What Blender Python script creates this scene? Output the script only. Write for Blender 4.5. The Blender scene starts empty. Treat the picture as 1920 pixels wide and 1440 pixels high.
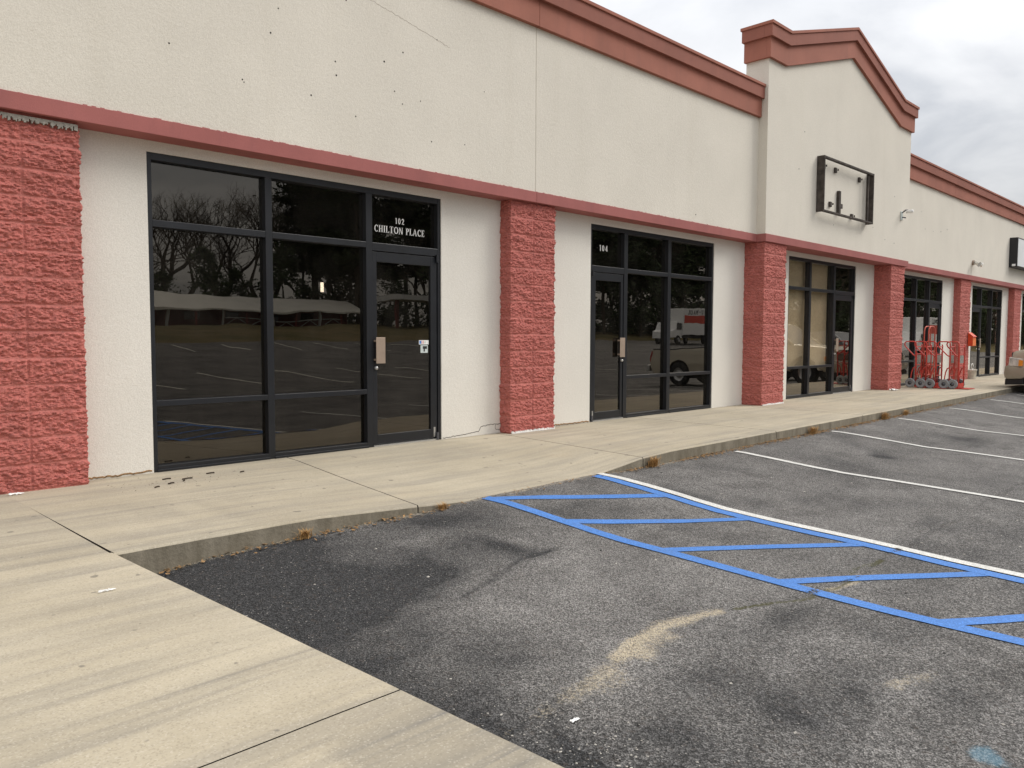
import bpy, bmesh, math, random
import numpy as np
from mathutils import Vector, Matrix
random.seed(7)
R = math.radians
SC = bpy.context.scene
COL = SC.collection

# ------------------------------------------------------------------ camera
cam_d = bpy.data.cameras.new('camera')
cam = bpy.data.objects.new('camera', cam_d); COL.objects.link(cam)
cam_d.sensor_fit = 'HORIZONTAL'; cam_d.sensor_width = 36.0
cam_d.lens = 36.0 * 1478.1 / 1920.0
cam_d.clip_start = 0.05; cam_d.clip_end = 3000
YAW, PIT, ROL = 0.784606, -0.059829, 0.002961
fw = Vector((math.sin(YAW)*math.cos(PIT), math.cos(YAW)*math.cos(PIT), math.sin(PIT)))
rt = Vector((math.cos(YAW), -math.sin(YAW), 0)); up = rt.cross(fw)
rr = math.cos(ROL)*rt + math.sin(ROL)*up
uu = -math.sin(ROL)*rt + math.cos(ROL)*up
M3 = Matrix((rr, uu, -fw)).transposed()
cam.matrix_world = Matrix.Translation((0, 0, 1.1896)) @ M3.to_4x4()
SC.camera = cam

# ------------------------------------------------------------------ world, sun, exposure
W = bpy.data.worlds.new('World'); SC.world = W; W.use_nodes = True
SUN_DIR = Vector((1.15, -0.70, 1.15)).normalized()      # towards the sun
def world():
    nt = W.node_tree; nt.nodes.clear(); N = nt.nodes.new; L = nt.links.new
    out = N('ShaderNodeOutputWorld'); bg = N('ShaderNodeBackground'); bg.inputs[1].default_value = 0.1
    sky = N('ShaderNodeTexSky'); sky.sky_type = 'NISHITA'; sky.sun_disc = False
    sky.sun_elevation = math.asin(SUN_DIR.z); sky.sun_rotation = math.atan2(SUN_DIR.x, SUN_DIR.y)
    sky.air_density = 1.2; sky.dust_density = 3.0
    tc = N('ShaderNodeTexCoord'); sep = N('ShaderNodeSeparateXYZ'); L(tc.outputs['Generated'], sep.inputs[0])
    # project the view direction on a flat cloud deck
    mx = N('ShaderNodeMath'); mx.operation = 'MAXIMUM'; mx.inputs[1].default_value = 0.02; L(sep.outputs[2], mx.inputs[0])
    ad = N('ShaderNodeMath'); ad.operation = 'ADD'; ad.inputs[1].default_value = 0.22; L(mx.outputs[0], ad.inputs[0])
    dv = N('ShaderNodeVectorMath'); dv.operation = 'DIVIDE'; L(tc.outputs['Generated'], dv.inputs[0])
    cb = N('ShaderNodeCombineXYZ')
    for i in range(3): L(ad.outputs[0], cb.inputs[i])
    L(cb.outputs[0], dv.inputs[1])
    n1 = N('ShaderNodeTexNoise'); n1.inputs['Scale'].default_value = 2.1; n1.inputs['Detail'].default_value = 6
    n1.inputs['Roughness'].default_value = 0.52; n1.inputs['Distortion'].default_value = 0.35
    L(dv.outputs[0], n1.inputs['Vector'])
    cr = N('ShaderNodeValToRGB'); e = cr.color_ramp.elements
    e[0].position = 0.34; e[0].color = (6.0, 6.2, 6.6, 1)
    e[1].position = 0.60; e[1].color = (8.9, 8.95, 9.1, 1)
    m = e.new(0.47); m.color = (7.7, 7.8, 8.05, 1)
    L(n1.outputs[0], cr.inputs[0])
    mix = N('ShaderNodeMixRGB'); mix.inputs[0].default_value = 0.9
    zf = N('ShaderNodeMath'); zf.operation = 'MULTIPLY_ADD'; zf.inputs[1].default_value = 1.15; zf.inputs[2].default_value = 0.50; L(mx.outputs[0], zf.inputs[0])
    vm = N('ShaderNodeMixRGB'); vm.blend_type = 'MULTIPLY'; vm.inputs[0].default_value = 1.0; L(cr.outputs[0], vm.inputs[1]); L(zf.outputs[0], vm.inputs[2])
    L(sky.outputs[0], mix.inputs[1]); L(vm.outputs[0], mix.inputs[2])
    L(mix.outputs[0], bg.inputs[0]); L(bg.outputs[0], out.inputs[0])
world()
sl = bpy.data.lights.new('sun', 'SUN'); sl.energy = 1.5; sl.angle = R(24); sl.color = (1, 0.965, 0.91)
so = bpy.data.objects.new('sun', sl); COL.objects.link(so)
so.rotation_euler = SUN_DIR.to_track_quat('Z', 'Y').to_euler(); so.location = (10, -20, 40)
SC.view_settings.view_transform = 'Standard'; SC.view_settings.look = 'None'
SC.view_settings.exposure = 0.44; SC.view_settings.gamma = 1.0

# ------------------------------------------------------------------ helpers
class MB:
    """collects shapes; build() links them as ONE mesh object"""
    def __init__(s): s.v = []; s.f = []; s.m = []
    def add(s, vs, fs, mi=0):
        o = len(s.v); s.v += [tuple(p) for p in vs]; s.f += [tuple(i+o for i in f) for f in fs]; s.m += [mi]*len(fs)
    def box(s, x0, x1, y0, y1, z0, z1, mi=0):
        s.add([(x0,y0,z0),(x1,y0,z0),(x1,y1,z0),(x0,y1,z0),(x0,y0,z1),(x1,y0,z1),(x1,y1,z1),(x0,y1,z1)],
              [(0,3,2,1),(4,5,6,7),(0,1,5,4),(1,2,6,5),(2,3,7,6),(3,0,4,7)], mi)
    def prism(s, poly, axis, a, b, mi=0):
        """poly: 2-D points; extruded along axis from a to b"""
        def P(p, t): return (t,p[0],p[1]) if axis=='x' else (p[0],t,p[1]) if axis=='y' else (p[0],p[1],t)
        n = len(poly); vs = [P(p,a) for p in poly]+[P(p,b) for p in poly]
        fs = [tuple(range(n)), tuple(range(2*n-1,n-1,-1))]+[(i,(i+1)%n,(i+1)%n+n,i+n) for i in range(n)]
        s.add(vs, fs, mi)
    def tube(s, pts, r, n=8, mi=0, cap=True, r2=None):
        pts = [Vector(p) for p in pts]; rings = []; k = len(pts)
        prev = None
        for i, p in enumerate(pts):
            t = (pts[min(i+1,k-1)]-pts[max(i-1,0)]).normalized()
            a = prev if prev is not None else (Vector((0,0,1)) if abs(t.z) < .9 else Vector((1,0,0)))
            u = (a - t*a.dot(t)).normalized(); w = t.cross(u); prev = u
            rad = r if r2 is None else r+(r2-r)*i/(k-1)
            rings.append([p+(u*math.cos(2*math.pi*j/n)+w*math.sin(2*math.pi*j/n))*rad for j in range(n)])
        vs = [q for g in rings for q in g]; fs = []
        for i in range(k-1):
            for j in range(n):
                fs.append((i*n+j, i*n+(j+1)%n, (i+1)*n+(j+1)%n, (i+1)*n+j))
        if cap: fs += [tuple(range(n-1,-1,-1)), tuple(range((k-1)*n, k*n))]
        s.add(vs, fs, mi)
    def cyl(s, c, axis, r, h, n=24, mi=0, r2=None):
        c = Vector(c); d = {'x':Vector((1,0,0)),'y':Vector((0,1,0)),'z':Vector((0,0,1))}[axis]
        s.tube([c-d*h/2, c+d*h/2], r, n, mi, True, r2)
    def lathe(s, c, axis, prof, n=24, mi=0):
        """prof: (radius, offset along axis)"""
        vs = []; k = len(prof)
        for (r_, t) in prof:
            for j in range(n):
                a = 2*math.pi*j/n; q = (r_*math.cos(a), r_*math.sin(a))
                p = (t,q[0],q[1]) if axis=='x' else (q[0],t,q[1]) if axis=='y' else (q[0],q[1],t)
                vs.append((c[0]+p[0], c[1]+p[1], c[2]+p[2]))
        fs = [(i*n+j, i*n+(j+1)%n, (i+1)*n+(j+1)%n, (i+1)*n+j) for i in range(k-1) for j in range(n)]
        s.add(vs, fs, mi)
    def build(s, name, mats, parent=None, bevel=0, smooth=False, recalc=True):
        me = bpy.data.meshes.new(name); me.from_pydata(s.v, [], s.f)
        if not isinstance(mats, (list, tuple)): mats = [mats]
        for m in mats: me.materials.append(m)
        me.polygons.foreach_set('material_index', s.m)
        if recalc:
            bm = bmesh.new(); bm.from_mesh(me); bmesh.ops.recalc_face_normals(bm, faces=bm.faces); bm.to_mesh(me); bm.free()
        if smooth: me.polygons.foreach_set('use_smooth', [True]*len(me.polygons))
        me.update()
        o = bpy.data.objects.new(name, me); COL.objects.link(o)
        if parent is not None: o.parent = parent
        if bevel:
            b = o.modifiers.new('bevel', 'BEVEL'); b.width = bevel; b.segments = 2; b.limit_method = 'ANGLE'; b.angle_limit = R(40)
        return o
def grid_obj(name, V, F, mats, mi=None, attrs=None, smooth=True, parent=None):
    me = bpy.data.meshes.new(name)
    nv, nf = len(V), len(F)
    me.vertices.add(nv); me.vertices.foreach_set('co', np.asarray(V, np.float32).ravel())
    F = np.asarray(F, np.int32); me.loops.add(nf*4); me.loops.foreach_set('vertex_index', F.ravel())
    me.polygons.add(nf); me.polygons.foreach_set('loop_start', np.arange(0, nf*4, 4, dtype=np.int32))
    me.polygons.foreach_set('loop_total', np.full(nf, 4, np.int32))
    for m in (mats if isinstance(mats, (list, tuple)) else [mats]): me.materials.append(m)
    if mi is not None: me.polygons.foreach_set('material_index', np.asarray(mi, np.int32))
    me.polygons.foreach_set('use_smooth', np.full(nf, smooth))
    me.update(calc_edges=True)
    for k, a in (attrs or {}).items():
        at = me.attributes.new(k, 'FLOAT', 'POINT'); at.data.foreach_set('value', np.asarray(a, np.float32).ravel())
    me.validate()
    o = bpy.data.objects.new(name, me); COL.objects.link(o)
    if parent is not None: o.parent = parent
    return o
def gfaces(nu, nv, off=0):
    i, j = np.meshgrid(np.arange(nu-1), np.arange(nv-1), indexing='ij'); a = (i*nv+j).ravel()+off
    return np.stack([a, a+nv, a+nv+1, a+1], 1)
def thing(name, label, cat, loc=(0,0,0), rz=0, group=None):
    o = bpy.data.objects.new(name, None); COL.objects.link(o); o.empty_display_size = .2
    o.location = loc; o.rotation_euler = (0,0,rz); tag(o, label, cat, group); return o
def tag(o, label, cat, group=None, kind=None):
    o['label'] = label; o['category'] = cat
    if group: o['group'] = group
    if kind: o['kind'] = kind
    return o
def struct(o): o['kind'] = 'structure'; return o
def dup(root, label=None, group=None):
    r_ = root.copy(); COL.objects.link(r_)
    if label: r_['label'] = label
    if group: r_['group'] = group
    for ch in list(root.children):
        c = ch.copy(); COL.objects.link(c); c.parent = r_
        for g in list(ch.children):
            d = g.copy(); COL.objects.link(d); d.parent = c
    return r_

def vnoise(x, y, seed=0):
    xi = np.floor(x).astype(np.int64); yi = np.floor(y).astype(np.int64); fx = x-xi; fy = y-yi
    def h(a, b):
        n = (a*374761393 + b*668265263 + seed*974711) & 0xffffffff
        n = ((n ^ (n >> 13))*1274126177) & 0xffffffff
        return ((n ^ (n >> 16)) & 0xffff)/65535.0
    u = fx*fx*(3-2*fx); v = fy*fy*(3-2*fy)
    return (h(xi,yi)*(1-u)+h(xi+1,yi)*u)*(1-v)+(h(xi,yi+1)*(1-u)+h(xi+1,yi+1)*u)*v
def fbm(x, y, seed=0, oct=4, rough=.5):
    s = 0; a = 1; t = 0
    for k in range(oct):
        s = s+a*vnoise(x*2**k+17.3*k, y*2**k+9.1*k, seed+k); t += a; a *= rough
    return s/t
def ss(t): t = np.clip(t, 0, 1); return t*t*(3-2*t)

# ------------------------------------------------------------------ terrain
def yc(x): return 4.56+.0182*(np.clip(x, -20, 40)-1.5)
DD = [-1,0,.25,.5,.75,1,1.25,1.5,3,6,9,13,16,20,25,30,36,45]
ZZ = [-.12,-.12,-.131,-.159,-.195,-.231,-.259,-.27,-.33,-.43,-.47,-.46,-.38,-.15,.12,.42,.75,1.0]
def zA(x, y):
    x = np.asarray(x, float); y = np.asarray(y, float); d = yc(x)-y
    z = np.interp(d, DD, ZZ)
    z = z-.05*np.exp(-(((x-1.5)/.45)**2+((y-4.55)/.4)**2))
    z = z+.02*np.exp(-(d/.35)**2)*ss((x-3.6)/.7)*ss((6.3-x)/.6)
    return z

# ------------------------------------------------------------------ materials
class NT:
    def __init__(s, name):
        s.m = bpy.data.materials.new(name); s.m.use_nodes = True; s.t = s.m.node_tree
        s.b = s.t.nodes['Principled BSDF']; s.out = s.t.nodes['Material Output']
    def n(s, ty, **k):
        o = s.t.nodes.new(ty)
        for a, v in k.items():
            if a.startswith('i_'):
                key = a[2:].replace('_', ' ')
                o.inputs[key].default_value = v
            else: setattr(o, a, v)
        return o
    def l(s, a, b): s.t.links.new(a, b)
    def coord(s, scale=(1,1,1), kind='Object', rot=(0,0,0)):
        tc = s.n('ShaderNodeTexCoord'); mp = s.n('ShaderNodeMapping')
        mp.inputs['Scale'].default_value = scale; mp.inputs['Rotation'].default_value = rot
        if kind == 'Position':
            g = s.n('ShaderNodeNewGeometry'); s.l(g.outputs['Position'], mp.inputs[0])
        else: s.l(tc.outputs[kind], mp.inputs[0])
        return mp.outputs[0]
    def noise(s, vec, scale, detail=4, rough=.5, dist=0):
        o = s.n('ShaderNodeTexNoise'); o.inputs['Scale'].default_value = scale; o.inputs['Detail'].default_value = detail
        o.inputs['Roughness'].default_value = rough; o.inputs['Distortion'].default_value = dist
        s.l(vec, o.inputs['Vector']); return o.outputs[0]
    def ramp(s, v, a, b, c0=(0,0,0,1), c1=(1,1,1,1)):
        o = s.n('ShaderNodeValToRGB'); e = o.color_ramp.elements
        e[0].position = a; e[1].position = b; e[0].color = c0; e[1].color = c1
        s.l(v, o.inputs[0]); return o.outputs[0]
    def mix(s, f, a, b, mode='MIX'):
        o = s.n('ShaderNodeMixRGB', blend_type=mode)
        for i, q in enumerate((f, a, b)):
            if isinstance(q, (int, float)): o.inputs[i].default_value = q
            elif isinstance(q, tuple): o.inputs[i].default_value = (*q, 1) if len(q) == 3 else q
            else: s.l(q, o.inputs[i])
        return o.outputs[0]
    def math(s, op, a, b=0.0):
        o = s.n('ShaderNodeMath', operation=op)
        for i, q in enumerate((a, b)):
            if isinstance(q, (int, float)): o.inputs[i].default_value = q
            else: s.l(q, o.inputs[i])
        return o.outputs[0]
    def attr(s, name):
        o = s.n('ShaderNodeAttribute', attribute_name=name); return o.outputs['Fac']
    def bump(s, h, strength=.3, dist=.01, prev=None):
        o = s.n('ShaderNodeBump'); o.inputs['Strength'].default_value = strength; o.inputs['Distance'].default_value = dist
        s.l(h, o.inputs['Height'])
        if prev is not None: s.l(prev, o.inputs['Normal'])
        return o.outputs[0]
    def fin(s, col=None, rough=.8, nrm=None, metal=0, spec=.3):
        if col is not None:
            if isinstance(col, tuple): s.b.inputs['Base Color'].default_value = (*col, 1)
            else: s.l(col, s.b.inputs['Base Color'])
        if isinstance(rough, (int, float)): s.b.inputs['Roughness'].default_value = rough
        else: s.l(rough, s.b.inputs['Roughness'])
        s.b.inputs['Metallic'].default_value = metal; s.b.inputs['Specular IOR Level'].default_value = spec
        if nrm is not None: s.l(nrm, s.b.inputs['Normal'])
        return s.m
def plain(name, col, rough=.6, metal=0, spec=.4, var=.12, scale=9, bump=0):
    t = NT(name); v = t.coord(kind='Position')
    n = t.noise(v, scale, 5, .6)
    c = t.mix(t.ramp(n, .3, .7), tuple(x*(1-var) for x in col), tuple(min(1, x*(1+var)) for x in col))
    nr = t.bump(t.noise(v, scale*14, 3), bump, .004) if bump else None
    return t.fin(c, rough, nr, metal, spec)

def mat_stucco(name, col, dirt=.5):
    t = NT(name); v = t.coord(kind='Position')
    big = t.noise(v, .9, 4, .55); st = t.noise(t.coord((2.2,2.2,.16), 'Position'), 1.6, 5, .6)
    c = t.mix(t.ramp(big, .3, .75), tuple(x*.93 for x in col), tuple(min(1, x*1.03) for x in col))
    c = t.mix(t.math('MULTIPLY', t.ramp(st, .52, .80), dirt*.4), c, (col[0]*.70, col[1]*.67, col[2]*.60))
    c = t.mix(t.math('MULTIPLY', t.ramp(t.noise(v, 3.1, 6, .7), .60, .78), dirt*.22), c, (col[0]*.78, col[1]*.8, col[2]*.78))
    f = t.noise(v, 85, 5, .68, .5); c = t.mix(t.math('MULTIPLY', t.ramp(f, .50, .30), .20), c, (col[0]*.58, col[1]*.56, col[2]*.52))
    nr = t.bump(f, .55, .006); nr = t.bump(t.noise(v, 26, 3, .6), .22, .012, nr)
    return t.fin(c, .92, nr, 0, .15)
def mat_block(name, col):
    t = NT(name); v = t.coord(kind='Position')
    big = t.noise(v, 2.3, 4); f = t.noise(v, 55, 5, .65)
    c = t.mix(t.ramp(big, .3, .7), tuple(x*.86 for x in col), tuple(x*1.08 for x in col))
    pit = t.noise(t.coord((1,1,1.9), 'Position'), 24, 6, .72, .8)
    c = t.mix(t.math('MULTIPLY', t.ramp(pit, .47, .60), .86), c, (col[0]*.40, col[1]*.42, col[2]*.48))
    c = t.mix(t.math('MULTIPLY', t.ramp(pit, .44, .34), .30), c, (col[0]*1.25, col[1]*1.35, col[2]*1.25))
    c = t.mix(t.math('MULTIPLY', t.attr('joint'), .7), c, (col[0]*1.12, col[1]*1.35, col[2]*1.35))
    nr = t.bump(f, .8, .006); nr = t.bump(pit, -.9, .02, nr); nr = t.bump(t.noise(v, 150, 3), .4, .002, nr)
    return t.fin(c, .85, nr, 0, .2)
def mat_red(name, col, joint=False):
    t = NT(name); v = t.coord(kind='Position')
    big = t.noise(v, 1.4, 5, .6); st = t.noise(t.coord((3,3,.35), 'Position'), 2.4, 5, .65)
    c = t.mix(t.ramp(big, .3, .72), tuple(x*.85 for x in col), tuple(x*1.08 for x in col))
    c = t.mix(t.math('MULTIPLY', t.ramp(st, .5, .8), .35), c, (col[0]*.62, col[1]*.72, col[2]*.8))
    f = t.noise(v, 90, 4, .6)
    c = t.mix(t.math('MULTIPLY', t.ramp(f, .4, .7), .18), c, tuple(x*.7 for x in col))
    return t.fin(c, .75, t.bump(f, .35, .004), 0, .2)
def mat_asphalt():
    t = NT('asphalt'); v = t.coord(kind='Position')
    dark = t.attr('dark'); sand = t.attr('sand'); coarse = t.attr('coarse'); moss = t.attr('moss'); blue = t.attr('blue')
    big = t.noise(v, .55, 5, .6); mid = t.noise(v, 2.6, 6, .62, .4)
    c = t.mix(t.ramp(big, .32, .72), (.095,.090,.084), (.155,.147,.138))
    c = t.mix(t.ramp(mid, .33, .72), c, t.mix(.75, c, (.265,.252,.236)))
    d = t.math('ADD', dark, t.math('MULTIPLY', t.math('SUBTRACT', mid, .5), 1.25))
    d2 = t.ramp(d, .02, .78)
    c = t.mix(d2, c, (.046,.0455,.0455))
    # aggregate: pale and dark stones a few millimetres wide
    vo = t.n('ShaderNodeTexVoronoi'); vo.inputs['Scale'].default_value = 170; t.l(v, vo.inputs['Vector'])
    sp = t.n('ShaderNodeSeparateColor'); t.l(vo.outputs['Color'], sp.inputs[0])
    vo2 = t.n('ShaderNodeTexVoronoi'); vo2.inputs['Scale'].default_value = 62; t.l(v, vo2.inputs['Vector'])
    s2 = t.n('ShaderNodeSeparateColor'); t.l(vo2.outputs['Color'], s2.inputs[0])
    gr1 = t.math('ADD', t.math('MULTIPLY', t.math('POWER', sp.outputs[0], 1.6), 1.55), .40)
    amp = t.math('ADD', t.math('MULTIPLY', coarse, .42), .25)
    gr2 = t.math('ADD', t.math('MULTIPLY', t.math('SUBTRACT', s2.outputs[0], .5), amp), 1.0)
    gg = t.math('MULTIPLY', gr1, gr2)
    cmb = t.n('ShaderNodeCombineColor')
    for k_ in range(3): t.l(gg, cmb.inputs[k_])
    c = t.mix(1.0, c, cmb.outputs[0], 'MULTIPLY')
    c = t.mix(t.math('MULTIPLY', t.ramp(sp.outputs[2], .988, .995), .75), c, (.42,.39,.35))
    c = t.mix(t.math('MULTIPLY', t.ramp(s2.outputs[2], .90, .98), .30), c, t.mix(.5, (.16,.115,.085), c))
    g = t.noise(v, 60, 4, .7)
    sm = t.ramp(t.math('ADD', sand, t.math('MULTIPLY', t.math('SUBTRACT', t.math('MULTIPLY', t.math('ADD', g, mid), .5), .5), 2.6)), .36, .86)
    smk = t.math('MULTIPLY', sm, t.ramp(sp.outputs[1], .80, .45, (0.1,0.1,0.1,1), (1,1,1,1)) if False else t.math('SUBTRACT', 1.0, t.math('MULTIPLY', t.ramp(sp.outputs[1], .45, .75), .75)))
    c = t.mix(t.math('MULTIPLY', smk, .85), c, t.mix(g, (.42,.34,.225), (.72,.62,.45)))
    mm = t.ramp(t.math('ADD', moss, t.math('MULTIPLY', t.math('SUBTRACT', g, .5), 1.4)), .45, .7)
    c = t.mix(t.math('MULTIPLY', mm, .8), c, (.075,.072,.028))
    bm_ = t.ramp(t.math('ADD', blue, t.math('MULTIPLY', t.math('SUBTRACT', g, .5), .8)), .35, .75)
    c = t.mix(t.math('MULTIPLY', bm_, .42), c, (.16,.33,.43))
    h = t.math('ADD', t.math('MULTIPLY', vo.outputs['Distance'], 1.0), t.math('MULTIPLY', g, .6))
    nr = t.bump(h, .9, .007); nr = t.bump(vo2.outputs['Distance'], .4, .010, nr)
    return t.fin(c, .88, nr, 0, .25)
def mat_concrete():
    t = NT('concrete'); v = t.coord(kind='Position')
    stx = t.noise(t.coord((.10,1,1), 'Position', (0,0,R(-3))), 5.5, 5, .62, .25)
    stx2 = t.noise(t.coord((.05,1,1), 'Position', (0,0,R(-2))), 17, 4, .6)
    big = t.noise(v, .8, 5, .6, .4); dirt = t.attr('dirt'); g = t.noise(v, 48, 5, .7)
    c = t.mix(t.ramp(big, .3, .72), (.42,.362,.262), (.535,.470,.352))
    c = t.mix(t.math('MULTIPLY', t.ramp(stx, .42, .70), .58), c, (.28,.255,.215))
    c = t.mix(t.math('MULTIPLY', dirt, .42), c, (.15,.142,.126))
    c = t.mix(t.math('MULTIPLY', t.ramp(stx2, .52, .75), t.math('ADD', .16, t.math('MULTIPLY', dirt, 1.1))), c, (.20,.185,.16))
    c = t.mix(t.math('MULTIPLY', t.ramp(t.noise(v, 1.9, 4), .62, .78), .16), c, (.50,.36,.22))
    vo = t.n('ShaderNodeTexVoronoi'); vo.inputs['Scale'].default_value = 170; t.l(v, vo.inputs['Vector'])
    s2 = t.n('ShaderNodeSeparateColor'); t.l(vo.outputs['Color'], s2.inputs[0])
    c = t.mix(t.math('MULTIPLY', t.ramp(s2.outputs[0], .80, .98), .26), c, (.66,.60,.50))
    c = t.mix(t.math('MULTIPLY', t.ramp(s2.outputs[1], .70, .98), .34), c, (.20,.17,.125))
    c = t.mix(t.math('MULTIPLY', t.ramp(g, .35, .65), .12), c, (.30,.26,.20))
    c = t.mix(t.math('MULTIPLY', t.ramp(t.noise(v, 9, 2, .4), .715, .735), .55), c, (.10,.095,.085))
    nr = t.bump(g, .35, .004); nr = t.bump(stx2, .2, .004, nr)
    return t.fin(c, .9, nr, 0, .2)
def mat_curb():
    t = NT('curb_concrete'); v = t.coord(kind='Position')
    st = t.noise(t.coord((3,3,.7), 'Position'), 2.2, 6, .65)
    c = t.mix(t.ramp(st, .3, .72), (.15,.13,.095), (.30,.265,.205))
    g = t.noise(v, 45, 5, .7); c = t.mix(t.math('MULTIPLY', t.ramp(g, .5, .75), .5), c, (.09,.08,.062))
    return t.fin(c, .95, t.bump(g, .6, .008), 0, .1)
def mat_paint(name, col, wear):
    t = NT(name); v = t.coord(kind='Position')
    g = t.noise(v, 70, 5, .75); b = t.noise(v, 1.6, 4, .6)
    c = t.mix(t.ramp(b, .3, .7), tuple(x*.9 for x in col), tuple(min(1, x*1.06) for x in col))
    c = t.mix(t.math('MULTIPLY', t.ramp(g, .5, .75), .12), c, tuple(x*.6 for x in col))
    vp = t.n('ShaderNodeTexVoronoi'); vp.inputs['Scale'].default_value = 150; t.l(v, vp.inputs['Vector'])
    spp = t.n('ShaderNodeSeparateColor'); t.l(vp.outputs['Color'], spp.inputs[0])
    c = t.mix(t.math('MULTIPLY', t.ramp(spp.outputs[0], .35, .0), .55), c, tuple(x*.55 for x in col))
    c = t.mix(t.math('MULTIPLY', t.ramp(t.noise(v, 5, 5, .7), .55, .75), .25), c, (.16,.155,.15))
    m = t.ramp(t.math('ADD', g, t.math('MULTIPLY', t.attr('wear'), .55)), .72-wear, .78-wear)
    tr = t.n('ShaderNodeBsdfTransparent'); mx = t.n('ShaderNodeMixShader')
    t.fin(c, .7, t.bump(t.noise(v, 120, 3), .5, .004), 0, .25)
    t.l(m, mx.inputs[0]); t.l(t.b.outputs[0], mx.inputs[1]); t.l(tr.outputs[0], mx.inputs[2]); t.l(mx.outputs[0], t.out.inputs[0])
    return t.m
def mat_glass(name, tint, refl=1.35, wav=.05):
    t = NT(name); v = t.coord(kind='Position')
    t.t.nodes.remove(t.b)
    nz = t.noise(v, 1.3, 2, .4); nb = t.bump(nz, wav, .02)
    fr = t.n('ShaderNodeFresnel'); ge = t.n('ShaderNodeNewGeometry'); t.l(t.math('ADD', t.math('MULTIPLY', ge.outputs['Backfacing'], 1/1.52-1.52), 1.52), fr.inputs['IOR'])
    f = t.math('MINIMUM', t.math('MULTIPLY', fr.outputs[0], refl), 1.0)
    gl = t.n('ShaderNodeBsdfGlossy'); gl.inputs['Color'].default_value = (1,.93,.83,1); gl.inputs['Roughness'].default_value = 0.0
    t.l(nb, gl.inputs['Normal'])
    tr = t.n('ShaderNodeBsdfTransparent'); tr.inputs['Color'].default_value = (*tint, 1)
    mx = t.n('ShaderNodeMixShader'); t.l(f, mx.inputs[0]); t.l(tr.outputs[0], mx.inputs[1]); t.l(gl.outputs[0], mx.inputs[2])
    df = t.n('ShaderNodeBsdfDiffuse'); df.inputs['Color'].default_value = (.42,.38,.32,1)
    sm_ = t.math('MULTIPLY', t.ramp(t.noise(t.coord((1,1,.6), 'Position'), 2.6, 7, .68, .6), .42, .85), .03)
    m2 = t.n('ShaderNodeMixShader'); t.l(t.math('ADD', sm_, .004), m2.inputs[0]); t.l(mx.outputs[0], m2.inputs[1]); t.l(df.outputs[0], m2.inputs[2])
    t.l(m2.outputs[0], t.out.inputs[0]); return t.m
def mat_grass():
    t = NT('grass'); v = t.coord(kind='Position')
    a = t.noise(v, .25, 5, .6); b = t.noise(v, 6, 6, .7)
    c = t.mix(t.ramp(a, .35, .68), (.11,.095,.04), (.21,.155,.08))
    c = t.mix(t.math('MULTIPLY', t.ramp(b, .4, .7), .6), c, (.05,.055,.02))
    return t.fin(c, .95, t.bump(b, .8, .05), 0, .1)
def mat_paintcar(name, col, metal=.35, rough=.28):
    t = NT(name); v = t.coord(kind='Position')
    n = t.noise(v, 2.5, 4); c = t.mix(t.ramp(n, .35, .7), tuple(x*.92 for x in col), col)
    t.b.inputs['Coat Weight'].default_value = .6; t.b.inputs['Coat Roughness'].default_value = .06
    dz = t.noise(v, 30, 4, .6)
    return t.fin(c, t.ramp(dz, .3, .8, (rough,)*3+(1,), (rough+.18,)*3+(1,)), None, metal, .5)

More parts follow.
